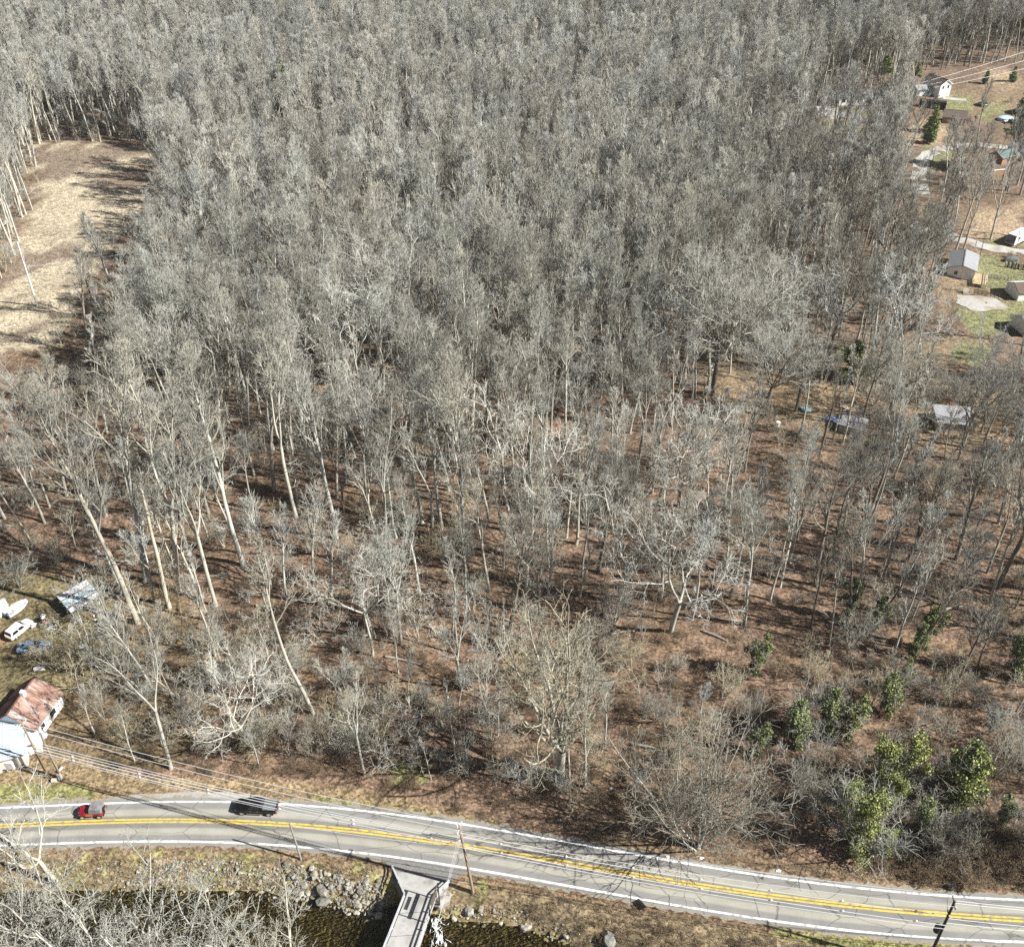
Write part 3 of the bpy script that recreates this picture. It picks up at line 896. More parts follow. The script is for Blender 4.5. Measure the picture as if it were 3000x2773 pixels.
def house(name, label, loc, yaw, L, W, h, rise, wall, roof, roof2=None, over=.35, windows=(), doors=(), ribs=0, cat='house', shed=False, base=.0, thick=.14, foot=1.0, trim=True):
    """gabled building; x along the ridge. windows: (side, s, z, w, h), side in f b l r (f = -y, r = +x)"""
    t = thing(name, label, cat, loc, yaw)
    a, b = L / 2, W / 2
    mb = MB()
    if not shed:
        pr = [(-b, -foot), (b, -foot), (b, h), (0, h + rise), (-b, h)]
    else:
        pr = [(-b, -foot), (b, -foot), (b, h + rise), (-b, h)]
    mb.prism([(-a, y, z) for y, z in pr], (L, 0, 0))
    mb.build('wall', wall, t)
    def slope(y0, z0, y1, z1, mat, nm='roof'):
        dy, dz = y1 - y0, z1 - z0
        ln = math.hypot(dy, dz)
        uy, uz = dy / ln, dz / ln
        y0b, z0b = y0 - uy * over, z0 - uz * over
        ny, nz = -uz, uy
        if nz < 0: ny, nz = -ny, -nz
        o = .012
        mb = MB()
        A = a + over
        mb.prism([(-A, y0b + ny * o, z0b + nz * o), (-A, y1 + ny * o, z1 + nz * o), (-A, y1 + ny * (o + thick), z1 + nz * (o + thick)), (-A, y0b + ny * (o + thick), z0b + nz * (o + thick))], (2 * A, 0, 0))
        r = mb.build(nm, mat, t)
        if ribs:
            mb = MB()
            n = int(2 * A / ribs)
            for k in range(n + 1):
                x = -A + 2 * A * k / n
                p = Vector((x, y0b + ny * (o + thick + .02), z0b + nz * (o + thick + .02))); q = Vector((x, y1 + ny * (o + thick + .02), z1 + nz * (o + thick + .02)))
                mb.bar(p, q, .06, .05)
            mb.build('seam', mat, r)
        return r
    if not shed:
        slope(-b, h, 0, h + rise, roof); slope(b, h, 0, h + rise, roof2 or roof)
        mb = MB(); mb.bar((-a - over, 0, h + rise + thick + .05), (a + over, 0, h + rise + thick + .05), .25, .06); mb.build('ridge_cap', roof2 or roof, t)
        if trim:
            for sx in (-1, 1):
                mb = MB()
                for sy in (-1, 1):
                    mb.bar((sx * (a + over + .03), sy * (b + over * .9), h - rise / b * over * .9 + .02), (sx * (a + over + .03), 0, h + rise + .02), .05, .2)
                mb.build('gable_trim', M['white_vinyl'], t)
    else:
        slope(-b, h, b, h + rise, roof)
    def panel(side, s, z, w, hh, dep):
        if side == 'f': return (s, -b - dep / 2, z), (w, dep, hh)
        if side == 'b': return (s, b + dep / 2, z), (w, dep, hh)
        if side == 'l': return (-a - dep / 2, s, z), (dep, w, hh)
        return (a + dep / 2, s, z), (dep, w, hh)
    for side, s, z, w, hh in windows:
        c, sz = panel(side, s, z, w + .16, hh + .16, .05)
        mb = MB(); mb.box(c, sz); f = mb.build('window', M['white_vinyl'], t)
        c, sz = panel(side, s, z, w, hh, .09)
        mb = MB(); mb.box(c, sz); mb.build('pane', M['window_dark'], f)
    for side, s, w, hh, mt in doors:
        c, sz = panel(side, s, hh / 2, w, hh, .07)
        mb = MB(); mb.box(c, sz); d = mb.build('door', mt, t)
        c, sz = panel(side, s + w * .36, hh * .48, .1, .1, .16)
        mb = MB(); mb.box(c, sz); mb.build('handle', M['chrome'], d)
    return t

# left edge: house with the rusty roof, blue metal roof, sheds
r = house('house', 'house with rusty sheet metal roof and white end wall at the left edge', (-68.1, 87.8, 0), math.radians(79.5), 6.2, 6.4, 2.7, 2.5, M['white_vinyl'], M['rust_roof'], M['brown_roof'], over=.35, ribs=.38, trim=False,
      windows=[('f', .6, 1.6, 1.2, 1.0), ('f', -1.8, 1.7, .8, .8)], doors=[('l', -.8, .9, 2.0, M['dark_wood'])])
mb = MB(); mb.box((.2, -.2, 5.35), (.55, .55, 1.3)); mb.build('chimney', M['white_vinyl'], r)
house('outbuilding', 'low building with pale blue metal roof next to the rusty roof house', (-71.2, 81.5, 0), math.radians(-69 + 90), 9.6, 6.6, 2.6, .55, M['cream'], M['blue_roof'], shed=True, over=.3, ribs=.9, windows=[('r', 0, 1.5, 1.0, .9)])
pc = G(92, 2150, 1.5)
pt = thing('porch', 'cluttered white porch with small white roof between the utility poles and blue roof', 'porch', (pc.x, pc.y, 0), math.radians(20))
mb = MB(); mb.prism([(-1.1, -2.3, 2.2), (1.2, -2.3, 1.9), (1.2, 2.4, 1.9), (-1.1, 2.4, 2.2)], (0, 0, .08)); mb.build('porch_roof', M['white_vinyl'], pt)
for x, y in ((-1, -2.2), (1.1, -2.2), (1.1, 2.3), (-1, 2.3), (1.1, 0)):
    mb = MB(); mb.box((x, y, .95), (.1, .1, 1.95)); mb.build('porch_post', M['white_vinyl'], pt)
mb = MB(); mb.box((0, 0, .2), (2.2, 4.6, .25)); mb.build('porch_floor', M['weathered'], pt)
q = random.Random(4)
for k in range(9):
    g = G(q.uniform(80, 130), q.uniform(2110, 2205), 0)
    o = MB().box((0, 0, .35), (q.uniform(.5, 1.2), q.uniform(.4, .9), q.uniform(.5, .9))).build('storage_box', M[q.choice(['white_vinyl', 'white_vinyl', 'galv', 'cream'])], loc=(g.x, g.y, 0), yaw=q.uniform(0, 3))
    setp(o, 'pale storage box piled beside the porch of the blue roof building', 'box', 'boxes piled by the porch')
g = G(-4, 1900, 0)
house('shed', 'orange shed corner at the far left edge next to the white station wagon', (g.x - 2.9, g.y + .3, 0), math.radians(62), 4.5, 4.0, 2.2, .7, M['brick_red'], M['brick_red'], over=.25, cat='shed', trim=False)
g = P(3, 1795)
house('shed', 'small white shed box at the left edge above the parked cars', (g.x, g.y, g.z), math.radians(40), 2.4, 2.0, 1.6, .35, M['white_vinyl'], M['white_metal'], over=.1, cat='shed', trim=False)
# metal carport roof among the trees
ct = thing('carport', 'open carport with pale blue-grey metal roof and two darker seams under bare trees', 'carport', (-69.0, 110.3, float(tz(-69, 110.3))), math.radians(-45))
for k, (x0, x1, mt) in enumerate(((-2.55, -.98, 'white_metal'), (-.90, 1.30, 'blue_roof'), (1.38, 2.5, 'white_metal'))):
    mb = MB()
    mb.prism([(x0, -2.5, 2.0), (x1, -2.5, 2.0), (x1, 2.5, 2.35), (x0, 2.5, 2.35)], (0, 0, .05)); mb.build('roof_panel', M[mt], ct)
mb = MB()
for x in (-.94, 1.34): mb.bar((x, -2.52, 2.09), (x, 2.52, 2.44), .16, .05)
mb.build('roof_seam', M['dark_steel'], ct)
for x in (-2.4, 0, 2.4):
    for y in (-2.3, 2.3):
        mb = MB(); mb.box((x, y, .95), (.1, .1, 2.1)); mb.build('carport_post', M['galv'], ct)

# right side, far houses
def site(px, py): return P(px, py)
g = site(2740, 283)
house('house', 'tall white gabled house with two-storey end wall at the top right', (g.x + 1.2, g.y + 4, g.z), math.radians(112), 9.5, 5.2, 4.6, 1.6, M['white_vinyl'], M['shingle_brown'], over=.35, windows=[('l', -1.2, 3.6, .8, 1.0), ('l', 1.2, 3.6, .8, 1.0), ('l', 0, 1.1, 3.0, .02), ('f', 0, 3.4, .9, 1.0)], doors=[('l', -1.4, .9, 2.0, M['cream'])])
house('garage', 'low garage with grey roof and pale blue wall left of the tall white house', (g.x - 4.6, g.y + 3.2, g.z), math.radians(8), 5.6, 5.0, 2.3, 1.1, M['pool_blue'], M['shingle_light'], cat='garage', windows=[('f', 1.6, 1.3, 1.0, .9)], doors=[('f', -1.0, 2.2, 2.0, M['white_vinyl'])])
g = site(2520, 306)
rh = house('house', 'long white ranch house with grey shingle roof behind the bare trees', (g.x + 1, g.y + 3.5, g.z), math.radians(3), 19.5, 7.0, 2.7, 1.7, M['white_vinyl'], M['shingle'], windows=[('f', -7.8, 1.5, 1.3, 1.2), ('f', -5.6, 1.5, 1.0, 1.2), ('f', -1.5, 1.5, 1.6, 1.3), ('f', 1.2, 1.5, 1.0, 1.2), ('f', 8.2, 1.5, 1.1, 1.2)], doors=[('f', 3.2, 1.0, 2.05, M['cream'])])
house('house', 'white front gable wing standing before the long ranch house', (g.x + 7.2, g.y - .9, g.z), math.radians(93), 3.6, 5.4, 2.8, 1.9, M['white_vinyl'], M['shingle'], windows=[('l', -1.0, 1.5, 1.1, 1.3), ('l', 1.1, 1.5, 1.1, 1.3)])
g = site(2432, 312)
house('garage', 'grey gabled garage at the left end of the long ranch house', (g.x, g.y + 3, g.z), math.radians(80), 7.5, 6.8, 2.6, 1.9, M['shingle_light'], M['shingle'], cat='garage', windows=[('l', -1.5, 1.4, 1.2, 1.0), ('l', 1.5, 1.4, 1.2, 1.0)])
g = site(2405, 340)
house('shed', 'small white shed with grey roof in front of the grey garage', (g.x, g.y + 1.2, g.z), math.radians(14), 3.4, 2.6, 2.2, .8, M['white_vinyl'], M['shingle_light'], cat='shed', windows=[('f', -.7, 1.3, .6, .8)], doors=[('f', .7, .8, 1.8, M['white_metal'])])
g = site(2748, 318)
o = MB().box((0, 0, 1.3), (9.5, 2.6, 2.6))
ctn = thing('storage_container', 'long dark storage container on the lawn below the tall white house', 'container', (g.x - 2, g.y + 1, g.z), math.radians(-22))
o.build('container_body', M['dark_steel'], ctn)
mb = MB()
for k in range(24): mb.box((-4.6 + k * .4, -1.33, 1.3), (.12, .06, 2.4))
mb.build('corrugation', M['dark_steel'], ctn)
g = site(2790, 362)
house('house', 'dark roofed barn with wooden end wall below the lawn', (g.x + 1, g.y + 2, g.z), math.radians(-20), 7.5, 6.0, 2.3, 1.7, M['orange_wall'], M['shingle_brown'], trim=False, windows=[('l', 0, 1.3, .9, .9)])
g = site(2945, 352)
pool = thing('pool', 'round pale blue domed pool cover on the lawn at the right edge', 'pool', (g.x, g.y, g.z))
mb = MB(); mb.loft([[(r * 1.25 * math.cos(a) * 2.2, r * math.sin(a) * 2.2, z) for a in [k * math.pi / 10 for k in range(20)]] for r, z in ((1, -.3), (1, .9), (.97, 1.0), (.6, 1.35), (.02, 1.5))]); mb.build('pool_cover', M['pool_blue'], pool)
mb = MB(); mb.box((0, -3.0, .55), (3.2, 1.4, .12)); mb.build('deck', M['white_vinyl'], pool)
g = site(2878, 308)
tr = thing('trampoline', 'round dark trampoline on the tan lawn', 'trampoline', (g.x, g.y, g.z))
mb = MB(); mb.loft([[(r * math.cos(k * math.pi / 12), r * math.sin(k * math.pi / 12), z) for k in range(24)] for r, z in ((1.95, .72), (1.95, .76), (.02, .74))]); mb.build('mat', M['dark_steel'], tr)
mb = MB(); mb.tube([(2.1 * math.cos(k * math.pi / 12), 2.1 * math.sin(k * math.pi / 12), .75) for k in range(25)], .06, 5); mb.build('ring', M['galv'], tr)
for k in range(6):
    a = k * math.pi / 3; mb = MB(); mb.tube([(2 * math.cos(a), 2 * math.sin(a), -.1), (2 * math.cos(a), 2 * math.sin(a), .75)], .05, 5); mb.build('leg', M['galv'], tr)
g = site(2985, 330)
house('house', 'pale roofed house at the right edge beside the pool', (g.x + 4, g.y, g.z), math.radians(20), 8, 6, 2.5, 1.3, M['white_vinyl'], M['white_metal'], cat='house', trim=False)
g = site(2955, 478)
house('house', 'green roofed house with orange lower wall behind the tall bare trees', (g.x - 1.5, g.y + 1.5, g.z), math.radians(28), 8.0, 5.5, 2.5, 1.3, M['orange_wall'], M['green_roof'], windows=[('f', -1.5, 1.5, .9, 1.0), ('f', 1.5, 1.5, .9, 1.0)], trim=False)
g = site(2925, 515)
mb = MB(); mb.box((0, 0, .9), (4.6, .12, 1.9)); f = mb.build('wooden_fence', M['orange_wall'], loc=(g.x, g.y, g.z), yaw=math.radians(14)); setp(f, 'short orange board fence panel in front of the green roofed house', 'fence')
mb = MB(); mb.box((0, 0, 1.95), (4.7, .5, .12)); mb.build('fence_cap', M['white_vinyl'], f)
g = site(2985, 470)
house('house', 'white gabled house with broad white end wall right of the green roof', (g.x + 1.5, g.y + 3, g.z), math.radians(108), 8, 4.6, 3.0, 1.4, M['white_vinyl'], M['shingle_light'], windows=[('l', .8, 1.6, .8, 1.0)])
# grey house by the lane, deck and fence
g = site(2835, 815)
gh = house('house', 'grey house with stepped shingle roof and wooden deck beside the gravel drive', (g.x - .3, g.y + 4.2, g.z), math.radians(66), 10.5, 6.5, 2.9, .9, M['white_vinyl'], M['shingle_light'], M['shingle'], windows=[('l', 1.2, 1.6, .8, .9), ('f', -3, 1.6, 1.2, 1.0), ('f', 2.5, 1.6, 1.2, 1.0)], doors=[('l', -.6, .95, 2.0, M['white_vinyl'])], trim=False)
g = site(2880, 835)
dk = thing('deck', 'raised wooden deck with railing on the right side of the grey house', 'deck', (g.x - .5, g.y + 1.5, g.z), math.radians(66))
for k in range(14):
    mb = MB(); mb.box((-3.2 + k * .47, 0, .95), (.40, 3.4, .06)); mb.build('deck_board', M['lumber'], dk)
for x, y in ((-3.2, -1.6), (0, -1.6), (3.2, -1.6), (-3.2, 1.6), (3.2, 1.6)):
    mb = MB(); mb.box((x, y, .8), (.14, .14, 2.2)); mb.build('deck_post', M['weathered'], dk)
mb = MB(); mb.bar((-3.2, -1.6, 1.85), (3.2, -1.6, 1.85), .12); mb.build('railing', M['weathered'], dk)
mb = MB(); mb.bar((-3.2, -1.6, 1.4), (3.2, -1.6, 1.4), .08); mb.build('railing', M['weathered'], dk)
g = site(2831, 862)
stp = thing('stairs', 'flight of wooden steps in front of the grey house', 'stairs', (g.x, g.y, g.z), math.radians(-8))
for k in range(5):
    mb = MB(); mb.box((0, .3 * k, .18 + .2 * k), (1.5, .28, .06)); mb.build('step', M['weathered'], stp)
for s in (-.75, .75):
    mb = MB(); mb.bar((s, -.1, .1), (s, 1.45, 1.15), .07, .2); mb.build('stringer', M['lumber'], stp)
def fence(label, a, b, h, mat, n, name='wooden_fence'):
    a, b = P(*a), P(*b)
    f = thing(name, label, 'fence', a)
    for k in range(n + 1):
        p = a.lerp(b, k / n); mb = MB(); mb.box((p.x, p.y, float(tz(p.x, p.y)) + h / 2), (.12, .12, h + .2)); under(mb.build('fence_post', mat, None), f)
    d = b - a
    for k in range(n):
        p, q_ = a.lerp(b, k / n), a.lerp(b, (k + 1) / n)
        for z in (.3, .6, .9):
            mb = MB(); mb.bar(p + Vector((0, 0, h * z)), q_ + Vector((0, 0, h * z)), .05, h * .2 if mat is M['lumber'] else .07); under(mb.build('fence_board', mat, None), f)
    return f
fence('solid tan board fence beside the wooden steps of the grey house', (2852, 862), (2888, 868), 1.5, M['lumber'], 3)
fence('dark wooden rail fence continuing right from the tan board fence', (2889, 870), (2925, 872), 1.4, M['dark_wood'], 3)
fence('low grey rail fence left of the wooden steps', (2775, 848), (2822, 852), 1.0, M['weathered'], 4)
fence('low wire garden fence across the lawn behind the deck', (2893, 812), (2962, 822), .9, M['weathered'], 7)
g = site(2992, 880)
house('shed', 'shed with white and dark roof slopes on the lawn at the right edge', (g.x + 1.5, g.y + 3, g.z), math.radians(6), 6.0, 6.0, 2.2, 1.3, M['white_vinyl'], M['shingle_brown'], M['white_metal'], cat='shed', trim=False)
g = site(2995, 985)
house('house', 'dark roofed house with white gable cut by the right edge of the photo', (g.x + 4.0, g.y + 3, g.z), math.radians(8), 8, 6.5, 2.5, 1.5, M['white_vinyl'], M['shingle'], trim=True)
g = site(2792, 1262)
house('shed', 'grey flat-roofed shed under bare branches at the right', (g.x + .5, g.y + 2.2, g.z), math.radians(-9), 7.2, 5.8, 2.1, .5, M['weathered'], M['shingle_light'], shed=True, cat='shed', over=.25, windows=[('f', 1.5, 1.2, .8, .7)])
g = site(2440, 1268)
house('shed', 'half hidden shed with dark blue-grey roof in the brown yard', (g.x + 4, g.y + 1, g.z), math.radians(-30), 4.5, 3.6, 1.7, .5, M['weathered'], M['shingle_light'], shed=True, cat='shed', over=.2)
g = site(2410, 605)
house('house', 'dark low house deep behind the trees in the upper right wood', (g.x + 2, g.y + 2, g.z), math.radians(4), 6, 5, 2.4, 1.2, M['shingle_light'], M['shingle_brown'], windows=[('f', 0, 1.4, 1, 1)])
g = site(2493, 615)
setp(MB().box((0, 0, .8), (1.6, 2.2, 1.6)).build('propane_box', M['white_metal'], loc=(g.x, g.y, g.z)), 'white utility box in the clearing behind the trees', 'box')
# camper trailer
g = site(2962, 722)
cp = thing('camper_trailer', 'white camper trailer with dark slide-out end parked beside the lane', 'trailer', (g.x + 3.5, g.y + 3.4, g.z), math.radians(38))
mb = MB(); mb.loft([[(-5, -1.25, .6), (-5, 1.25, .6), (-5, 1.25, 2.9), (-5, -1.25, 2.9)], [(-5.2, -1.25, .7), (-5.2, 1.25, .7), (-5.2, 1.25, 2.6), (-5.2, -1.25, 2.6)][0:4]])
mb = MB(); mb.prism([(-5.0, -1.25, .6), (4.2, -1.25, .6), (5.2, -1.25, 1.7), (5.0, -1.25, 3.2), (-4.8, -1.25, 3.2)], (0, 2.5, 0)); mb.build('trailer_body', M['white_car'], cp)
mb = MB(); mb.box((-5.05, 0, 1.9), (.16, 2.2, 2.2)); mb.build('end_window', M['window_dark'], cp)
for x in (-3, 0.5, 2.6):
    mb = MB(); mb.box((x, -1.27, 2.1), (1.1, .06, .7)); mb.build('side_window', M['window_dark'], cp)
for x in (-.6, .35):
    for y in (-1.15, 1.15):
        mb = MB(); mb.tube([(x, y - .12, .38), (x, y + .12, .38)], .38, 12); mb.build('wheel', M['tyre'], cp)
mb = MB(); mb.box((-1, 0, 3.3), (.9, .7, .22)); mb.build('roof_vent', M['white_vinyl'], cp)

# ------------------------------------------------------------------ utility poles and lines
def pole(label, base, h, r, mat, lean=(0, 0), extra=None, name='utility_pole'):
    t = thing(name, label, 'utility pole', base)
    top = Vector((lean[0], lean[1], h))
    mb = MB(); mb.tube([Vector((0, 0, -.6)), top * .5, top], [r * 1.15, r, r * .75], 8); mb.build('pole_shaft', mat, t)
    return t, base + top
def hpole(px, py, tx, ty):
    b = P(px, py); h = height_to(b, ty)
    x = proj(b.x, b.y, b.z + h)[0]
    # small lean so that the head sits where it does
    d = (b.y * CP - (h - CH) * SP) / FPX
    return b, h, ((tx - x) * d, 0)
b, h, ln = hpole(882, 2516, 848, 2410)
pA, topA = pole('short grey leaning utility pole on the creek bank below the black pickup', b, h, .13, M['pole_grey'], ln)
b, h, ln = hpole(1387, 2613, 1346, 2422)
pB, topB = pole('tall brown utility pole beside the bridge, rusty at its foot', b, h, .17, M['pole_wood'], ln)
b, h, ln = hpole(2706, 2840, 2798, 2637)
pC, topC = pole('dark utility pole with equipment at the bottom right corner', b, h, .17, M['dark_wood'], ln)
b, h, ln = hpole(142, 2277, 62, 2114)
pD, topD = pole('left one of the two brown utility poles by the porch', b, h, .15, M['pole_wood'], ln)
b, h, ln = hpole(179, 2277, 108, 2128)
pE, topE = pole('right one of two brown utility poles by the porch, white box at foot', b, h, .14, M['pole_wood'], ln)
mb = MB(); mb.box((0, -.16, .5), (.4, .3, 1.0)); mb.build('meter_box', M['white_metal'], pE)
b, h, ln = hpole(110, 897, 50, 708)
pF, topF = pole('slender white utility pole standing in the tan field', b, h, .24, M['pole_white'], ln)
mb = MB(); mb.box((.55, -.1, h * .77), (.12, .12, 1.6)); mb.box((.85, -.1, h * .60), (.12, .12, 1.3)); mb.build('standoff', M['pole_white'], pF)
b, h, ln = hpole(2719, 520, 2741, 436)
pG, topG = pole('thin dark utility pole at the bend of the gravel lane', b, h, .12, M['dark_wood'], ln)
b, h, ln = hpole(2980, 727, 2988, 678)
pH, topH = pole('short pale pole in front of the white camper trailer', b, h, .10, M['pole_grey'], ln)
for px, py, tx, ty, lab in ((2829, 716, 2832, 696, 'nearest'), (2858, 722, 2862, 702, 'middle'), (2872, 746, 2886, 690, 'tall')):
    b, h, ln = hpole(px, py, tx, ty)
    pole('thin dark lane-side pole, the %s of three near the camper' % lab, b, h, .08, M['dark_wood'], ln)
def fit(p, name, mb, mat): return mb.build(name, mat, p)
def arm(p, base_top, z_off, L_, yaw, mat=None):
    c = base_top - p.location + Vector((0, 0, z_off))
    mb = MB(); mb.box(c, (L_, .1, .12), yaw); o = mb.build('crossarm', mat or M['weathered'], p)
    for s in (-.45, .45):
        q_ = c + Vector((math.cos(yaw) * L_ * s, math.sin(yaw) * L_ * s, .12))
        m2 = MB(); m2.tube([q_, q_ + Vector((0, 0, .22))], .06, 6); m2.build('insulator', M['insulator'], o)
arm(pB, topB, -.35, 1.7, math.radians(72))
arm(pB, topB, -2.4, .9, math.radians(72))
arm(pC, topC, -.4, 1.5, math.radians(80), M['dark_wood'])
arm(pC, topC, -2.6, .9, math.radians(80), M['dark_wood'])
arm(pD, topD, -.3, 1.3, math.radians(60))
mb = MB(); c = topB - pB.location; mb.tube([c + Vector((-.25, 0, -.2)), c + Vector((-.25, 0, .35))], .07, 6); mb.build('insulator', M['insulator'], pB)
mb = MB(); c = (topC - pC.location) * .62
mb.tube([c + Vector((-.55, 0, -.5)), c + Vector((-.55, 0, .5))], .34, 12); mb.build('transformer', M['dark_steel'], pC)
mb = MB(); mb.tube([c + Vector((-.55, 0, .5)), c + Vector((-.55, 0, .8))], .07, 6); mb.build('bushing', M['dark_steel'], pC)
mb = MB(); c = (topE - pE.location); mb.box(c + Vector((.1, 0, -1.4)), (.35, .3, .9)); mb.build('equipment_can', M['galv'], pE)

def wire(label, a, b, sag, r=.026, name='power_line', spacers=0, group=None, n=18, extra=()):
    a, b = Vector(a), Vector(b)
    t = thing(name, label, 'power line', a, group=group)
    def at(s): 
        p = a.lerp(b, s); p.z -= 4 * sag * s * (1 - s); return p
    mb = MB(); mb.tube([at(k / n) - a for k in range(n + 1)], r * 1.25, 5, cap=False)
    mb.build('conductor', M['cable'], t)
    for k in range(spacers):
        s = (k + .6) / spacers
        p = at(s) - a
        m2 = MB(); m2.box(p, (.11, .10, .5)); m2.box(p + Vector((0, 0, .1)), (.3, .12, .08)); m2.build('spacer', M['insulator'], t)
    return t
def onpole(p, top, f, dx=0, dy=0):
    v = p.location.lerp(top, f); return Vector((v.x + dx, v.y + dy, v.z))
TB, TC, TD, TE = topB, topC, topD, topE
bundle = 'cables between the left pole pair and the bridge pole'
for k, (fa, fb, dy, sag, sp, r) in enumerate(((.56, .80, 0, 1.1, 6, .035), (.60, .81, .12, 1.0, 0, .03), (.52, .77, -.15, 1.2, 6, .032), (.64, .82, .2, .9, 0, .025), (.48, .75, -.2, 1.15, 0, .025))):
    wire('pale cable of the low bundle from left poles to bridge pole, number %s' % ['two', 'three', 'four', 'one', 'five'][k], onpole(pD, TD, fa, 0, dy), onpole(pB, TB, fb, 0, dy), sag, r, 'communication_cable', sp, bundle)
wire('upper thin wire from the left poles to the head of the bridge pole, in front', onpole(pD, TD, .97, 0, -.4), onpole(pB, TB, .99, 0, -.4), 1.0, .022, group=bundle)
wire('upper thin wire from the left poles to the head of the bridge pole, behind', onpole(pE, TE, .96, 0, .4), onpole(pB, TB, .99, 0, .5), .9, .022, group=bundle)
wire('cable from the short grey pole to the bridge pole', topA + Vector((0, 0, -.3)), onpole(pB, TB, .72), .5, .018)
g2 = 'wires along the road between bridge pole and right pole'
wire('topmost thin wire along the road from bridge pole to right pole', onpole(pB, TB, 1.0, 0, .6), onpole(pC, TC, 1.0, 0, .6), 1.1, .018, group=g2)
wire('second thin wire along the road from bridge pole to right pole', onpole(pB, TB, .99, 0, -.6), onpole(pC, TC, .99, 0, -.6), 1.2, .018, group=g2)
wire('pale cable with spacers above the yellow line from bridge pole to right pole', onpole(pB, TB, .82, 0, .35), onpole(pC, TC, .76, 0, .35), .9, .026, 'communication_cable', 7, g2)
wire('pale cable with spacers below the yellow line from bridge pole to right pole', onpole(pB, TB, .77, 0, -.3), onpole(pC, TC, .70, 0, -.3), .9, .030, 'communication_cable', 7, g2)
wire('lowest thin cable from bridge pole to right pole', onpole(pB, TB, .76, 0, -.5), onpole(pC, TC, .68, 0, -.55), 1.0, .024, 'communication_cable', 0, g2)
far = TC + Vector((26, -2, .2))
for k, (f, dz) in enumerate(((1.0, 0), (.97, -.1), (.76, -2.2), (.70, -2.8))):
    p = onpole(pC, TC, f)
    wire('%s wire leaving the right pole towards the right edge' % ['topmost', 'second', 'third', 'lowest'][k], p, Vector((far.x, far.y, p.z + .2)), .6, .024, group='wires right of the right pole')
for k in range(3):
    p = onpole(pB, TB, .98 - .03 * k)
    e = G(1262 - 6 * k, 2790, 4.5)
    e = p + (e - p) * 1.4
    wire('%s of three service wires from the bridge pole across the creek' % ['left', 'middle', 'right'][k], p + Vector((.1 * k, 0, 0)), Vector((e.x + .2 * k, e.y, max(2.5, e.z))), .5, .011, group='service wires over the bridge')
for k, (f, sag) in enumerate(((.97, .7), (.6, 1.0), (.52, 1.0))):
    p = onpole(pD, TD, f)
    wire('%s wire leaving the left poles towards the left edge' % ['upper', 'middle', 'lower'][k], p, p + Vector((-26, -1.5 - 2 * k, .3)), sag, .022, group='wires left of the left poles')
for k, (f, e) in enumerate(((.9, (-60, 12)), (.7, (-60, 10)), (.62, (70, 34)))):
    p = onpole(pF, topF, f)
    wire('%s thin wire on the white pole in the tan field' % ['upper left', 'lower left', 'right'][k], p, p + Vector((e[0], e[1], 0)), 1.4, .024, group='wires over the tan field')
g = P(3060, 215)
for k, (ya, yb_, za) in enumerate(((248, 170, 7), (247, 190, 6), (265, 198, 6))):
    a = G(2690 + k * 25, ya, za); b_ = G(3080, yb_, 10)
    dist = P(2740, 283)
    sc_ = 1.0
    a = Vector((dist.x - 8 + 3 * k, dist.y - 2, dist.z + 5.5 - .8 * k)); b_ = a + Vector((75, 30 - 4 * k, 13 - 1.5 * k))
    wire('%s of three wires rising right from the tall white house' % ['upper', 'middle', 'lower'][k], a, b_, 1.0, .045, group='wires at the tall white house')

# road sign, edge-on: only its shadow shows its diamond
g = P(1955, 2672)
rs = thing('road_sign', 'diamond road sign on a thin post seen edge-on at the lower road edge', 'sign', g)
mb = MB(); mb.box((0, 0, 1.35), (.06, .06, 3.1)); mb.build('post', M['galv'], rs)
mb = MB(); w = .78; tdir = Vector((.06, .997, 0))
c = Vector((-.05, 0, 2.85))
mb.prism([c + Vector((0, 0, -w)), c + tdir * w, c + Vector((0, 0, w)), c - tdir * w], (.012, 0, 0)); mb.build('sign_plate', M['sign_metal'], rs)

# ------------------------------------------------------------------ vehicles (x forward)
def ring(x, hw, zb, zt, ch=.12, top=None):
    tw = top if top is not None else hw * .93
    return [(x, -hw * .9, zb), (x, hw * .9, zb), (x, hw, zb + ch), (x, hw, zt - ch), (x, tw, zt), (x, -tw, zt), (x, -hw, zt - ch), (x, -hw, zb + ch)]
def wheel(root, x, y, r, w, side):
    mb = MB(); mb.loft([[(x + rr * math.cos(a), y + yy, r + rr * math.sin(a)) for a in [k * math.pi / 9 for k in range(18)]] for rr, yy in ((r * .6, -w / 2), (r * .95, -w / 2), (r, -w / 3), (r, w / 3), (r * .95, w / 2), (r * .6, w / 2))])
    t = mb.build('wheel', M['tyre'], root, smooth=False)
    s = side * (w / 2 + .012)
    mb = MB(); mb.loft([[(x + rr * math.cos(a), y + s + side * yy, r + rr * math.sin(a)) for a in [k * math.pi / 7 for k in range(14)]] for rr, yy in ((r * .62, 0), (r * .55, .02), (r * .2, -.01), (.02, .02))])
    mb.build('rim', M['rim'], t)
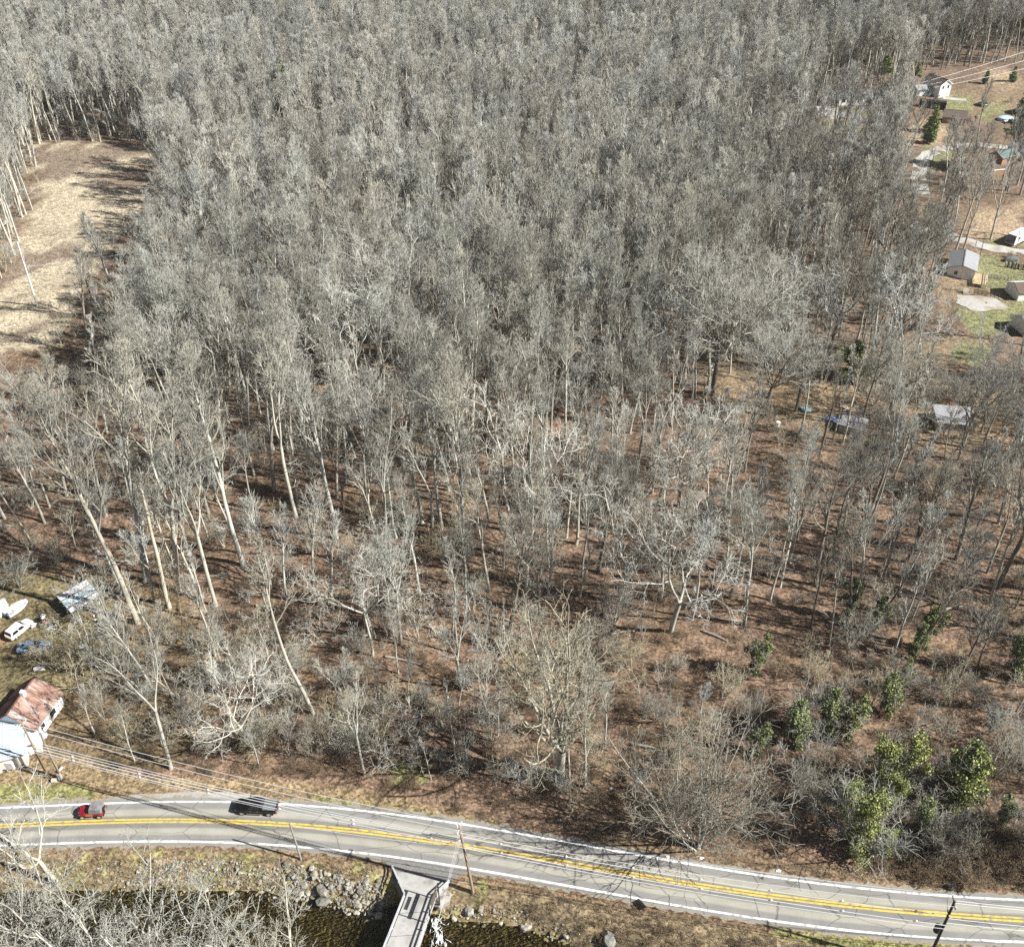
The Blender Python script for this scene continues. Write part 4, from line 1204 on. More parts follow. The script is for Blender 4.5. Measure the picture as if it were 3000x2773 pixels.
def cab(root, x0, x1, x2, x3, zb, zt, hwb, hwt, mat, glass):
    """greenhouse: rear base x0, rear top x1, front top x2, front base x3"""
    B = [(x0, -hwb, zb), (x3, -hwb, zb), (x3, hwb, zb), (x0, hwb, zb)]
    T = [(x1, -hwt, zt), (x2, -hwt, zt), (x2, hwt, zt), (x1, hwt, zt)]
    mb = MB(); mb.loft([B, T]); body = mb.build('cabin', mat, root)
    V = [Vector(p) for p in B]; W_ = [Vector(p) for p in T]
    def pane(nm, a, b, c, d, u0, u1, v0, v1):
        f = lambda u, v: a.lerp(b, u).lerp(d.lerp(c, u), v)
        pts = [f(u0, v0), f(u1, v0), f(u1, v1), f(u0, v1)]
        n = (pts[1] - pts[0]).cross(pts[3] - pts[0]).normalized()
        mb = MB(); mb.prism([p + n * .003 for p in pts], n * .012); mb.build(nm, glass, root)
    pane('windscreen', V[1], V[2], W_[2], W_[1], .06, .94, .08, .92)
    pane('rear_window', V[3], V[0], W_[0], W_[3], .08, .92, .15, .9)
    for nm, a, b, c, d in (('side_window', V[0], V[1], W_[1], W_[0]), ('side_window', V[2], V[3], W_[3], W_[2])):
        pane(nm, a, b, c, d, .10, .48, .12, .88)
        pane(nm, a, b, c, d, .53, .88, .12, .88)
    return body

# black pickup
def road_yaw(x): return math.atan2(float(Y_MID(x + 1) - Y_MID(x - 1)), 2.0)
tx = -33.1; ty = 72.45 + .92
pk = thing('pickup_truck', 'black crew cab pickup with grey bed cover driving left on the road', 'pickup truck', (tx, ty, .036), math.pi + road_yaw(tx))
mb = MB(); mb.loft([ring(-2.75, .86, .55, 1.12), ring(-2.6, .93, .48, 1.18), ring(-.9, .95, .42, 1.20), ring(1.05, .95, .42, 1.18), ring(1.9, .93, .45, 1.12), ring(2.45, .88, .45, 1.02, .16), ring(2.68, .78, .50, .92, .16)]); mb.build('body', M['black_paint'], pk)
cab(pk, -.95, -.72, .42, 1.25, 1.17, 1.82, .90, .70, M['black_paint'], M['glass'])
mb = MB(); mb.prism([(-2.62, -.82, 1.19), (-1.0, -.82, 1.19), (-1.0, .82, 1.19), (-2.62, .82, 1.19)], (0, 0, .04)); mb.build('bed_cover', M['grey_cover'], pk)
mb = MB(); mb.box((-2.79, 0, .62), (.16, 1.8, .2)); mb.build('bumper', M['chrome'], pk)
mb = MB(); mb.box((2.70, 0, .62), (.14, 1.55, .22)); mb.build('bumper', M['black_paint'], pk)
for s in (-1, 1):
    mb = MB(); mb.box((-2.77, s * .80, .95), (.06, .14, .3)); mb.build('tail_light', M['red_light'], pk)
    mb = MB(); mb.box((2.52, s * .66, .86), (.14, .28, .16)); mb.build('headlight', M['lamp_glass'], pk)
    mb = MB(); mb.box((.98, s * 1.08, 1.3), (.12, .24, .2)); mb.build('mirror', M['black_paint'], pk)
    mb = MB(); mb.box((.05, s * .97, .42), (2.1, .08, .07)); mb.build('running_board', M['chrome'], pk)
    for x in (.55, -.38): mb = MB(); mb.box((x, s * .957, .98), (.18, .03, .04)); mb.build('door_handle', M['chrome'], pk)
    for x in (1.76, -1.76): wheel(pk, x, s * .86, .40, .27, s)
# red off-road car
g0, g1 = G(243, 2399), G(292, 2397)
jx_, jy_ = (g0.x + g1.x) / 2, (g0.y + g1.y) / 2 + .72
jp = thing('off_road_car', 'red off-road car with grey soft top and spare wheel driving left', 'car', (jx_, jy_, .036), math.pi + road_yaw(jx_))
mb = MB(); mb.loft([ring(-1.55, .72, .52, 1.0), ring(-.2, .74, .48, 1.02), ring(.45, .74, .48, 1.05)]); mb.build('tub', M['red_paint'], jp)
mb = MB(); mb.loft([ring(.45, .62, .60, 1.12, .1), ring(1.45, .50, .62, 1.04, .1), ring(1.5, .46, .66, .98, .1)]); mb.build('hood', M['red_paint'], jp)
mb = MB(); mb.loft([[(-1.5, -.70, 1.0), (-1.5, .70, 1.0), (-1.42, .62, 1.70), (-1.42, -.62, 1.70)], [(-.9, -.72, 1.02), (-.9, .72, 1.02), (-.9, .66, 1.78), (-.9, -.66, 1.78)], [(.1, -.72, 1.03), (.1, .72, 1.03), (0, .63, 1.74), (0, -.63, 1.74)]]); mb.build('soft_top', M['soft_top'], jp)
mb = MB(); mb.loft([[(.42, -.68, 1.05), (.42, .68, 1.05), (.46, .68, 1.05), (.46, -.68, 1.05)], [(.12, -.62, 1.70), (.12, .62, 1.70), (.16, .62, 1.70), (.16, -.62, 1.70)]]); mb.build('windscreen', M['glass'], jp)
for s in (-1, 1):
    mb = MB(); mb.box((.12, s * .755, .78), (.85, .03, .42)); mb.build('door', M['orange_paint'], jp)
    mb = MB(); mb.loft([[(x, s * .50, z), (x, s * .82, z), (x, s * .82, z + .05), (x, s * .50, z + .05)] for x, z in ((1.52, .66), (1.3, .84), (.75, .86), (.45, .60))]); mb.build('fender', M['red_paint'], jp)
    mb = MB(); mb.loft([[(x, s * .70, z), (x, s * .84, z), (x, s * .84, z + .05), (x, s * .70, z + .05)] for x, z in ((-.5, .60), (-.75, .88), (-1.3, .88), (-1.55, .66))]); mb.build('fender', M['red_paint'], jp)
    mb = MB(); mb.tube([(1.50, s * .36, .86), (1.56, s * .36, .86)], .1, 10); mb.build('headlight', M['lamp_glass'], jp)
    mb = MB(); mb.box((-1.58, s * .62, .8), (.06, .12, .16)); mb.build('tail_light', M['red_light'], jp)
    for x in (1.06, -1.06): wheel(jp, x, s * .70, .37, .24, s)
mb = MB(); mb.box((1.66, 0, .52), (.16, 1.5, .2)); mb.build('bumper', M['dark_steel'], jp)
mb = MB(); mb.box((-1.62, 0, .5), (.12, 1.4, .16)); mb.build('bumper', M['dark_steel'], jp)
mb = MB(); mb.box((1.58, 0, .8), (.06, .62, .38)); mb.build('grille', M['dark_steel'], jp)
mb = MB(); mb.tube([(-1.58, -.02, 1.0), (-1.80, -.02, 1.0)], .36, 16); sw = mb.build('spare_wheel', M['tyre'], jp)
mb = MB(); mb.tube([(-1.79, -.02, 1.0), (-1.83, -.02, 1.0)], .27, 16); mb.build('wheel_cover', M['chrome'], sw)
# parked cars
def wagon(label, px, py, yaw, mat, low=False, sc=1.0):
    g = P(px, py)
    t = thing('parked_car', label, 'car', g, yaw)
    t.scale = (sc, sc, sc)
    mb = MB(); mb.loft([ring(-2.2, .72, .45, .85), ring(-2.05, .85, .35, .98), ring(0, .88, .30, .98), ring(1.2, .87, .30, .95), ring(2.0, .80, .38, .80, .14), ring(2.2, .66, .45, .70)]); mb.build('body', mat, t)
    if low: cab(t, -1.7, -.95, .15, 1.05, .95, 1.38, .78, .58, mat, M['glass'])
    else: cab(t, -2.05, -1.85, .35, 1.1, .95, 1.62, .82, .68, mat, M['glass'])
    for s in (-1, 1):
        mb = MB(); mb.box((2.1, s * .56, .66), (.16, .26, .12)); mb.build('headlight', M['lamp_glass'], t)
        mb = MB(); mb.box((-2.16, s * .64, .78), (.08, .16, .2)); mb.build('tail_light', M['red_light'], t)
        for x in (1.35, -1.35): wheel(t, x, s * .76, .33, .22, s)
    return t
wagon('white station wagon parked in the yard beside the orange shed', 60, 1850, math.radians(64), M['white_car'], sc=.98)
wagon('grey-blue sedan parked in the yard below the white station wagon', 102, 1903, math.radians(4), M['blue_car'], low=True, sc=1.05)
# white utility trailer
g = P(20, 2258)
ut = thing('utility_trailer', 'small white box trailer with banded roof in front of the blue metal roof', 'trailer', (g.x, g.y + .8, g.z), math.radians(-4))
mb = MB(); mb.box((0, 0, 1.15), (2.6, 1.7, 1.3)); mb.build('trailer_box', M['white_metal'], ut)
for k in range(4): mb = MB(); mb.box((0, -.64 + k * .43, 1.82), (2.66, .38, .05)); mb.build('roof_panel', M['white_metal'], ut)
for s in (-1, 1): wheel(ut, -.1, s * .95, .30, .2, s)
mb = MB(); mb.bar((1.3, 0, .5), (2.4, 0, .5), .12); mb.build('hitch', M['dark_steel'], ut)

# ------------------------------------------------------------------ yard clutter
def clutter(name, label, cat, px, py, mk, mat, group=None, yaw=0):
    g = P(px, py); mb = MB(); mk(mb)
    o = mb.build(name, mat, loc=g, yaw=yaw); setp(o, label, cat, group); return o
boxy = lambda a, b, c: (lambda m: m.box((0, 0, c / 2), (a, b, c)))
bj = thing('boat', 'small pale boat on its trailer lying among junk above the white wagon', 'boat', P(52, 1790), math.radians(60))
mb = MB(); mb.loft([[(x, -w_, .45), (x, 0, .45 - d_), (x, w_, .45), (x, w_ * 1.08, 1.0), (x, 0, .72), (x, -w_ * 1.08, 1.0)] for x, w_, d_ in ((-1.8, .75, .2), (0, .85, .25), (1.3, .6, .2), (2.0, .12, .02))]); mb.build('hull', M['white_metal'], bj)
mb = MB(); mb.box((-.5, 0, .9), (.4, 1.3, .1)); mb.build('bench', M['cream'], bj)
mb = MB(); mb.box((-1.7, 0, .6), (.3, .5, .7)); mb.build('motor', M['tarp_blue'], bj)
q = random.Random(9)
for k in range(22):
    px, py = q.uniform(90, 345), q.uniform(1795, 1850) + q.choice([0, 0, 0, 60])
    s = q.uniform(.18, .5)
    mt, cn = q.choice([('white_vinyl', 'white'), ('galv', 'grey'), ('weathered', 'tan'), ('dark_steel', 'black'), ('brick_red', 'red'), ('tarp_blue', 'blue'), ('white_vinyl', 'white')])
    clutter('scrap_piece', '%s piece of scrap among the junk under the trees behind the parked cars' % cn, 'scrap', px, py, (lambda s_: (lambda m: m.blob((0, 0, s_ * .4), (s_, s_ * q.uniform(.4, 1), s_ * .5), seed=k, sub=1, rough=.45)))(s), M[mt], 'junk pile in the left yard', q.uniform(0, 3))
clutter('barrel', 'white barrel lying behind the chimney of the rusty roof house', 'barrel', 112, 1965, lambda m: m.tube([(-.5, 0, .35), (.9, .3, .35)], .33, 10), M['white_vinyl'])
for k in range(13):
    px, py = 2045 + q.uniform(0, 60), 1058 + q.uniform(-18, 45)
    s = q.uniform(.25, .6)
    clutter('white_bag', 'white bag or scrap in the heap at the foot of the big oak', 'bag', px, py, (lambda s_: (lambda m: m.blob((0, 0, s_ * .4), (s_, s_ * .8, s_ * .6), seed=k + 40, sub=1, rough=.3)))(s), M['white_vinyl'], 'white heap by the oak')
clutter('blue_barrel', 'bright blue barrel standing behind a pale tree in the brown yard', 'barrel', 2253, 1165, lambda m: m.tube([(0, 0, 0), (0, 0, .15), (0, 0, 1.3), (0, 0, 1.4)], [.38, .42, .42, .36], 12), M['tarp_blue'])
clutter('blue_barrel', 'dark blue barrel left of the bright blue barrel', 'barrel', 2236, 1158, lambda m: m.tube([(0, 0, 0), (0, 0, .15), (0, 0, 1.2), (0, 0, 1.3)], [.38, .42, .42, .36], 12), M['tarp_blue'])
clutter('bucket', 'white bucket alone on the brown litter below the blue barrels', 'bucket', 2278, 1247, lambda m: m.tube([(0, 0, 0), (0, 0, .9), (0, 0, .95)], [.36, .46, .42], 12), M['white_vinyl'])
clutter('tarpaulin', 'blue-grey tarpaulin heap in the middle of the brown yard', 'tarpaulin', 2448, 1232, lambda m: m.blob((0, 0, .3), (2.2, 1.0, .7), seed=3, sub=2, rough=.25), M['tarp_blue'])
clutter('tarpaulin', 'pale blue crumpled tarpaulin left of the tarpaulin heap', 'tarpaulin', 2362, 1204, lambda m: m.blob((0, 0, .3), (1.3, .7, .6), seed=5, sub=2, rough=.3), M['pool_blue'])
for k, (px, py) in enumerate(((2768, 1184), (2790, 1190), (2778, 1178))):
    clutter('orange_frame', 'orange metal frame leaning behind the grey shed at the right', 'frame', px, py, lambda m: (m.bar((-.7, 0, .1), (.7, .2, 1.2), .12), m.bar((-.7, .3, 1.1), (.7, 0, .2), .12)), M['orange_paint'], 'orange frames behind the shed', k)
wx_ = P(2768, 797)
wp = thing('lawn_ornament', 'white star-shaped lawn ornament under the tree left of the grey house', 'ornament', wx_)
for k in range(4):
    a = k * math.pi / 4
    mb = MB(); mb.bar(Vector((-1.1 * math.cos(a), -.3, 1.4 - 1.1 * math.sin(a))), Vector((1.1 * math.cos(a), .3, 1.4 + 1.1 * math.sin(a))), .16); mb.build('blade', M['white_vinyl'], wp)
mb = MB(); mb.box((0, 0, .6), (.12, .12, 1.4)); mb.build('post', M['white_vinyl'], wp)
for k in range(11):
    px, py = 2945 + k * 5.6, 782 + k * .9
    clutter('stacked_post', 'dark upright post in the row on the lawn behind the garden fence', 'post', px, py, lambda m: m.bar((0, 0, 0), (q.uniform(-.3, .3), .1, 1.5), .3), M['dark_wood'] if k % 2 else M['weathered'], 'row of posts on the lawn')
clutter('car_cover', 'dark covered vehicle beside the shrub below the lane', 'vehicle', 2960, 765, lambda m: m.blob((0, 0, .5), (2.0, .9, .8), seed=8, sub=2, rough=.12), M['grey_cover'])
clutter('litter_bag', 'dark rubbish bag on the verge at the lower right', 'bag', 2785, 2602, lambda m: m.blob((0, 0, .25), (.5, .35, .35), seed=2, sub=1, rough=.25), M['grey_cover'])
for k, (px, py) in enumerate(((1955, 2512), (2055, 2514), (1790, 2310), (1640, 2402), (2280, 2550))):
    clutter('litter', 'small white piece of litter on the upper road verge', 'litter', px, py, lambda m: m.blob((0, 0, .1), (.28, .2, .12), seed=k, sub=1, rough=.3), M['white_vinyl'], 'litter along the road')
clutter('stump_block', 'pale cut log section at the foot of the left utility poles', 'log', 160, 2290, lambda m: m.tube([(-.3, 0, .3), (.3, .1, .3)], .32, 9), M['weathered'])
clutter('stump_block', 'pale log section leaning beside the white meter box', 'log', 178, 2258, lambda m: m.tube([(-.2, -.3, .25), (.2, .4, .4)], .2, 9), M['weathered'])
# ------------------------------------------------------------------ bare trees
def unit(v): return v / max(1e-9, np.linalg.norm(v))
UP = np.array([0, 0, 1.0])

class Tree:
    def __init__(s, seed):
        s.r = np.random.RandomState(seed)
        s.lines = {0: [], 1: []}           # 0 trunk, 1 crown: (points, radii, sides)
    def limb(s, p, d, L, r0, r1, K, wob, trop, part, sides, sag=0.0):
        p = np.array(p, float); d = unit(np.array(d, float))
        pts, dirs = [p.copy()], [d.copy()]
        st = L / (K - 1)
        for k in range(K - 1):
            d = unit(d + s.r.normal(0, wob, 3) + UP * (trop - sag * k / K))
            p = p + d * st
            pts.append(p.copy()); dirs.append(d.copy())
        rad = np.linspace(r0, r1, K)
        s.lines[part].append((np.array(pts), rad, sides))
        return pts, dirs, rad
    def side_dir(s, d, ang, az=None):
        a = s.r.uniform(0, 2 * math.pi) if az is None else az
        ref = np.array([1.0, 0, 0]) if abs(d[0]) < .8 else np.array([0, 1.0, 0])
        u = unit(np.cross(d, ref)); w = np.cross(d, u)
        return unit(d * math.cos(ang) + (u * math.cos(a) + w * math.sin(a)) * math.sin(ang))
    def spawn(s, pts, dirs, rad, n, t0, t1, Lf, angr, level, spec, part=1):
        K = len(pts); az = s.r.uniform(0, 6.28)
        for i in range(n):
            t = t0 + (t1 - t0) * ((i + s.r.uniform(.1, .9)) / n)
            f = t * (K - 1); k = min(int(f), K - 2); u = f - k
            p = pts[k] * (1 - u) + pts[k + 1] * u
            d = dirs[k]
            az += 2.4 + s.r.uniform(-.5, .5)
            ang = math.radians(s.r.uniform(*angr))
            s.grow(p, s.side_dir(d, ang, az), Lf(t) * s.r.uniform(.7, 1.25), rad[k] * .62, level, spec, part)
    def grow(s, p, d, L, rmax, level, spec, part=1):
        sp = spec[level]
        r0 = min(rmax, sp['r']) if level < len(spec) - 1 else sp['r']
        r1 = max(sp['rt'], .25 * r0)
        pts, dirs, rad = s.limb(p, d, L, r0, min(r1, r0), sp['K'], sp['wob'], sp['trop'], part, sp['sides'], sp.get('sag', 0))
        if level + 1 < len(spec):
            s.spawn(pts, dirs, rad, max(1, int(round(sp['n'] * s.r.uniform(.7, 1.3)))), sp['t0'], 1.0, lambda t: L * sp['lf'] * (1.15 - .45 * t), sp['ang'], level + 1, spec, 1)
    def build(s, part, name, mat):
        groups = {}
        for pts, rad, sd in s.lines[part]:
            groups.setdefault((len(pts), sd), []).append((pts, rad))
        V, F, base = [], [], 0
        for (K, S), lst in groups.items():
            A = np.stack([a for a, _ in lst]); R = np.stack([b for _, b in lst])
            T = np.empty_like(A)
            T[:, 1:-1] = A[:, 2:] - A[:, :-2] if K > 2 else 0
            T[:, 0] = A[:, 1] - A[:, 0]; T[:, -1] = A[:, -1] - A[:, -2]
            T /= np.maximum(np.linalg.norm(T, axis=-1, keepdims=True), 1e-9)
            ref = np.where(np.abs(T[:, :1, 2:3]) > .9, np.array([1.0, 0, 0]), np.array([0, 0, 1.0]))
            U = np.cross(T, np.broadcast_to(ref, T.shape)); U /= np.maximum(np.linalg.norm(U, axis=-1, keepdims=True), 1e-9)
            Wv = np.cross(T, U)
            an = np.arange(S) * 2 * math.pi / S
            ring_ = A[:, :, None] + R[:, :, None, None] * (U[:, :, None] * np.cos(an)[None, None, :, None] + Wv[:, :, None] * np.sin(an)[None, None, :, None])
            V.append(ring_.reshape(-1, 3))
            n = len(lst)
            i0 = base + (np.arange(n)[:, None, None] * K + np.arange(K - 1)[None, :, None]) * S + np.arange(S)[None, None, :]
            i1 = base + (np.arange(n)[:, None, None] * K + np.arange(K - 1)[None, :, None]) * S + ((np.arange(S) + 1) % S)[None, None, :]
            F.append(np.stack([i0, i1, i1 + S, i0 + S], -1).reshape(-1, 4))
            base += n * K * S
        me = mesh_np(name, np.concatenate(V), np.concatenate(F), smooth=True)
        me.materials.append(mat)
        return me

def forest_tree(seed, H=25.0, crown=.48, spread=.20, fork=0, detail=2, wob=.035, straight=.06, limbs=15, thick=.0105, bend=1.0, angle=(22, 44), dead=4, tw=1.0):
    """tall forest tree with a high crown; returns Tree"""
    t = Tree(seed)
    r = t.r
    if detail == 2:
        spec = [dict(r=.15, rt=.045, K=6, wob=.07 * bend, trop=.13, n=5, t0=.28, lf=.50, ang=(20, 46), sides=5),
                dict(r=.065, rt=.024, K=4, wob=.10 * bend, trop=.10, n=4, t0=.25, lf=.60, ang=(20, 48), sides=3),
                dict(r=.030 * tw, rt=.018 * tw, K=4, wob=.12 * bend, trop=.09, n=3, t0=.25, lf=.75, ang=(20, 48), sides=3),
                dict(r=.018 * tw, rt=.009 * tw, K=3, wob=.13, trop=.10, sides=3)]
    elif detail == 1:
        spec = [dict(r=.15, rt=.06, K=5, wob=.06 * bend, trop=.17, n=6, t0=.22, lf=.55, ang=(16, 40), sides=4),
                dict(r=.07, rt=.035, K=3, wob=.09 * bend, trop=.16, n=5, t0=.2, lf=.72, ang=(14, 38), sides=3),
                dict(r=.030 * tw, rt=.013 * tw, K=3, wob=.10, trop=.12, sides=3)]
    R0 = thick * H
    def crown_on(pts, dirs, rad, n, t0, sc, L):
        t.spawn(pts, dirs, rad, n, t0, .98, lambda q: L * (1.25 - .75 * (q - t0) / (1 - t0)) * sc, angle, 0, spec)
        # tip tuft
        for _ in range(3):
            t.grow(pts[-1], t.side_dir(dirs[-1], math.radians(r.uniform(8, 28))), L * .45 * sc, rad[-1], 0, spec)
    if fork:
        hf = H * r.uniform(.34, .5)
        pts, dirs, rad = t.limb((0, 0, -.6), (r.normal(0, straight), r.normal(0, straight), 1), hf + .6, R0, R0 * .78, 7, wob, .04, 0, 8)
        az = r.uniform(0, 6.28)
        for k in range(fork):
            d = t.side_dir(dirs[-1], math.radians(r.uniform(12, 26)), az + k * 2 * math.pi / fork + r.uniform(-.4, .4))
            L = (H - hf) * r.uniform(.82, 1.0)
            p2, d2, r2 = t.limb(pts[-1], d, L, rad[-1] * .72, .03, 9, wob * 2.0 * bend, .05, 0, 6)
            crown_on(p2, d2, r2, max(6, int(limbs * .62)), .22, .85, H * spread)
    else:
        pts, dirs, rad = t.limb((0, 0, -.6), (r.normal(0, straight), r.normal(0, straight), 1), H * .95 + .6, R0, .03, 14, wob, .03, 0, 8)
        rad[:] = R0 * (1 - np.linspace(0, 1, 14)) ** .72 + .03
        crown_on(pts, dirs, rad, limbs, 1 - crown, 1.0, H * spread)
    # flare at the foot and a few dead stubs
    t.lines[0][0][1][0] *= 1.25
    p0, r0_, _ = t.lines[0][0]
    for _ in range(dead):
        q = r.uniform(.2, .5) if not fork else r.uniform(.3, .9)
        f = q * (len(p0) - 1); k = int(f)
        p = p0[k] + (p0[k + 1] - p0[k]) * (f - k)
        t.grow(p, t.side_dir(UP, math.radians(r.uniform(55, 95))), r.uniform(.8, 2.6), .05, max(0, len(spec) - 3), spec)
    return t

def spreading_tree(seed, H=20.0, dens=1.0, multi=3, lean=0.0, spread=.34, bend=1.6, thick=.016, base=.16, detail=2, n1=9, tw=1.0, up=.05, ang=(22, 42)):
    """open-grown tree: short trunk, several crooked stems"""
    t = Tree(seed); r = t.r
    spec = [dict(r=.17, rt=.045, K=7, wob=.12 * bend, trop=up, n=6, t0=.22, lf=.50, ang=(28, 60), sides=5),
            dict(r=.07, rt=.026, K=5, wob=.16 * bend, trop=up * .9, n=5, t0=.2, lf=.55, ang=(28, 62), sides=3),
            dict(r=.032 * tw, rt=.018 * tw, K=4, wob=.18 * bend, trop=up, n=4, t0=.22, lf=.62, ang=(28, 62), sides=3),
            dict(r=.019 * tw, rt=.010 * tw, K=3, wob=.18, trop=up, sides=3)]
    for q_ in spec[:-1]: q_['n'] = max(2, q_['n'] * dens)
    if detail == 1: spec = spec[:1] + [dict(spec[1], n=5)] + [dict(r=.030 * tw, rt=.014 * tw, K=3, wob=.2, trop=up, sides=3)]
    R0 = thick * H
    hb = H * base
    pts, dirs, rad = t.limb((0, 0, -.6), (lean + r.normal(0, .05), r.normal(0, .05), 1), hb + .6, R0 * 1.1, R0 * .85, 5, .04, .03, 0, 8)
    az = r.uniform(0, 6.28)
    for k in range(multi):
        d = t.side_dir(dirs[-1], math.radians(r.uniform(*ang)), az + k * 2 * math.pi / multi + r.uniform(-.5, .5))
        L = (H - hb) * r.uniform(.85, 1.08)
        p2, d2, r2 = t.limb(pts[-1], d, L, rad[-1] * (.8 if multi < 3 else .62), .04, 10, .09 * bend, up, 0, 6)
        t.spawn(p2, d2, r2, n1, .15, .97, lambda q: H * spread * (1.2 - .7 * q), (30, 62), 0, spec)
        t.grow(p2[-1], d2[-1], H * spread * .4, r2[-1], 1, spec)
    return t

def bush_tree(seed, H=7.0, stems=6, spread=.35, detail=2, thick=.012, ang=(6, 34), bend=1.4, tw=1.0):
    """understorey tree or big shrub: several stems from the ground"""
    t = Tree(seed); r = t.r
    spec = [dict(r=.045, rt=.02, K=5, wob=.13 * bend, trop=.06, n=5, t0=.2, lf=.5, ang=(22, 58), sides=3),
            dict(r=.022 * tw, rt=.013 * tw, K=4, wob=.16 * bend, trop=.06, n=4, t0=.2, lf=.6, ang=(22, 60), sides=3),
            dict(r=.014 * tw, rt=.008 * tw, K=3, wob=.16, trop=.05, sides=3)]
    if detail == 1: spec = [dict(spec[0], K=4, n=5), dict(r=.022 * tw, rt=.010 * tw, K=3, wob=.2, trop=.06, sides=3)]
    az = r.uniform(0, 6.28)
    for k in range(stems):
        d = t.side_dir(UP, math.radians(r.uniform(*ang)), az + k * 2.4)
        L = H * r.uniform(.65, 1.05)
        p2, d2, r2 = t.limb((r.normal(0, .12), r.normal(0, .12), -.3), d, L, thick * H * r.uniform(.6, 1), .015, 8, .06 * bend, .045, 0, 5)
        t.spawn(p2, d2, r2, 8, .22, .97, lambda q: H * spread * (1.2 - .7 * q), (25, 60), 0, spec)
    return t

PROTO = {}
def proto(key, tr, bark, twig):
    PROTO[key] = (tr.build(0, 'trunk', M[bark]), tr.build(1, 'crown', M[twig]), None)
for k in range(4): proto('poplar%d' % k, forest_tree(200 + k, 26, crown=.48 + .06 * (k % 3), spread=.17 + .02 * k, limbs=14, angle=(18, 40)), 'bark_pale', 'twig_pale')
for k in range(3): proto('fork%d' % k, forest_tree(220 + k, 25, fork=2 + k % 2, spread=.19, limbs=12, angle=(18, 42)), 'bark_pale', 'twig_pale')
for k in range(2): proto('slim%d' % k, forest_tree(240 + k, 22, crown=.42, spread=.13, limbs=11, thick=.0075, dead=7, detail=2), 'bark_pale', 'twig_pale')
for k in range(2): proto('dark%d' % k, forest_tree(250 + k, 21, fork=2 * k, crown=.55, spread=.23, limbs=13, bend=1.3, thick=.0155, angle=(26, 54)), 'bark_dark', 'twig_dark')
for k in range(2): proto('sycamore%d' % k, spreading_tree(260 + k, 22, dens=.82, multi=2 + k, spread=.33, base=.28, up=.02), 'bark_white', 'twig_white')
proto('roadside', spreading_tree(268, 22, dens=.75, multi=3, spread=.30, base=.35, up=.03, n1=5), 'bark_tan', 'twig_white')
proto('lean', spreading_tree(270, 20, dens=.82, multi=2, lean=-.55, spread=.36, base=.3, up=.03), 'bark_white', 'twig_white')
proto('multistem', spreading_tree(271, 24, dens=.72, thick=.021, multi=7, spread=.26, base=.22, bend=1.0, up=.11, ang=(8, 40), n1=7), 'bark_tan', 'twig_tan')
proto('oak', spreading_tree(272, 26, multi=6, spread=.30, base=.30, bend=1.0, up=.07, ang=(20, 52), n1=9), 'bark_dark', 'twig_pale')
proto('round', bush_tree(273, 11, stems=13, spread=.34, ang=(8, 48), bend=1.0, tw=1.2, thick=.0085), 'bark_pale', 'twig_pale')
for k in range(2): proto('creek%d' % k, spreading_tree(275 + k, 17, dens=.78, thick=.017, multi=3 + k, spread=.28, base=.12, bend=.75, up=.10, ang=(8, 30), tw=1.0), 'bark_white', 'twig_pale')
for k in range(5): proto('under%d' % k, bush_tree(280 + k, 7, stems=(3, 5, 7, 2, 1)[k], spread=.33 if k < 4 else .4), 'bark_pale', ('twig_pale', 'twig_tan', 'twig_pale', 'twig_white', 'twig_tan')[k])
for k in range(2): proto('underd%d' % k, bush_tree(290 + k, 6, stems=4 + 3 * k, spread=.36), 'bark_dark', 'twig_dark')
# the broken snag
sn = Tree(300); pts, dirs, rad = sn.limb((0, 0, -.5), (0.02, 0, 1), 20.5, .34, .14, 12, .02, .02, 0, 9)
sn.spawn(pts, dirs, rad, 7, .3, .95, lambda q: 1.6, (50, 95), 0, [dict(r=.07, rt=.03, K=4, wob=.15, trop=.0, n=2, t0=.4, lf=.5, ang=(30, 60), sides=4), dict(r=.03, rt=.012, K=3, wob=.2, trop=0, sides=3)])
proto('snag', sn, 'bark_tan', 'twig_pale')
PH_ = {'poplar': 26, 'fork': 25, 'slim': 22, 'dark': 21, 'sycamore': 22, 'lean': 20, 'multistem': 24, 'oak': 26, 'round': 11, 'creek': 17, 'under': 7, 'underd': 6, 'snag': 20}
def meas(me):
    a = np.zeros(len(me.vertices) * 3, np.float32); me.vertices.foreach_get('co', a); return float(a[2::3].max())
PTOP = {k: max(meas(v[0]), meas(v[1])) for k, v in PROTO.items()}

# leafy parts -----------------------------------------------------------------
def leaf_mesh(name, centres, size, mat, seed, per=1, flat=0.0, curl=.35):
    """many small folded leaf clumps"""
    r = np.random.RandomState(seed)
    C_ = np.repeat(np.asarray(centres, float), per, 0)
    n = len(C_)
    a = r.normal(size=(n, 3)); a /= np.linalg.norm(a, axis=1, keepdims=True)
    b = r.normal(size=(n, 3)); b[:, 2] *= (1 - flat); b -= a * (a * b).sum(1, keepdims=True); b /= np.linalg.norm(b, axis=1, keepdims=True)
    c = np.cross(a, b)
    s = size * r.uniform(.55, 1.3, (n, 1))
    p0 = C_ - a * s * .5; p1 = C_ + b * s * .38 + c * s * curl * .4; p2 = C_ + a * s * .5; p3 = C_ - b * s * .38 + c * s * curl * .4
    V = np.stack([p0, p1, p2, p3], 1).reshape(-1, 3)
    i = np.arange(n)[:, None] * 4
    F = np.concatenate([i + np.array([[0, 1, 2]]), i + np.array([[0, 2, 3]])])
    me = mesh_np(name, V, F); me.materials.append(mat); return me
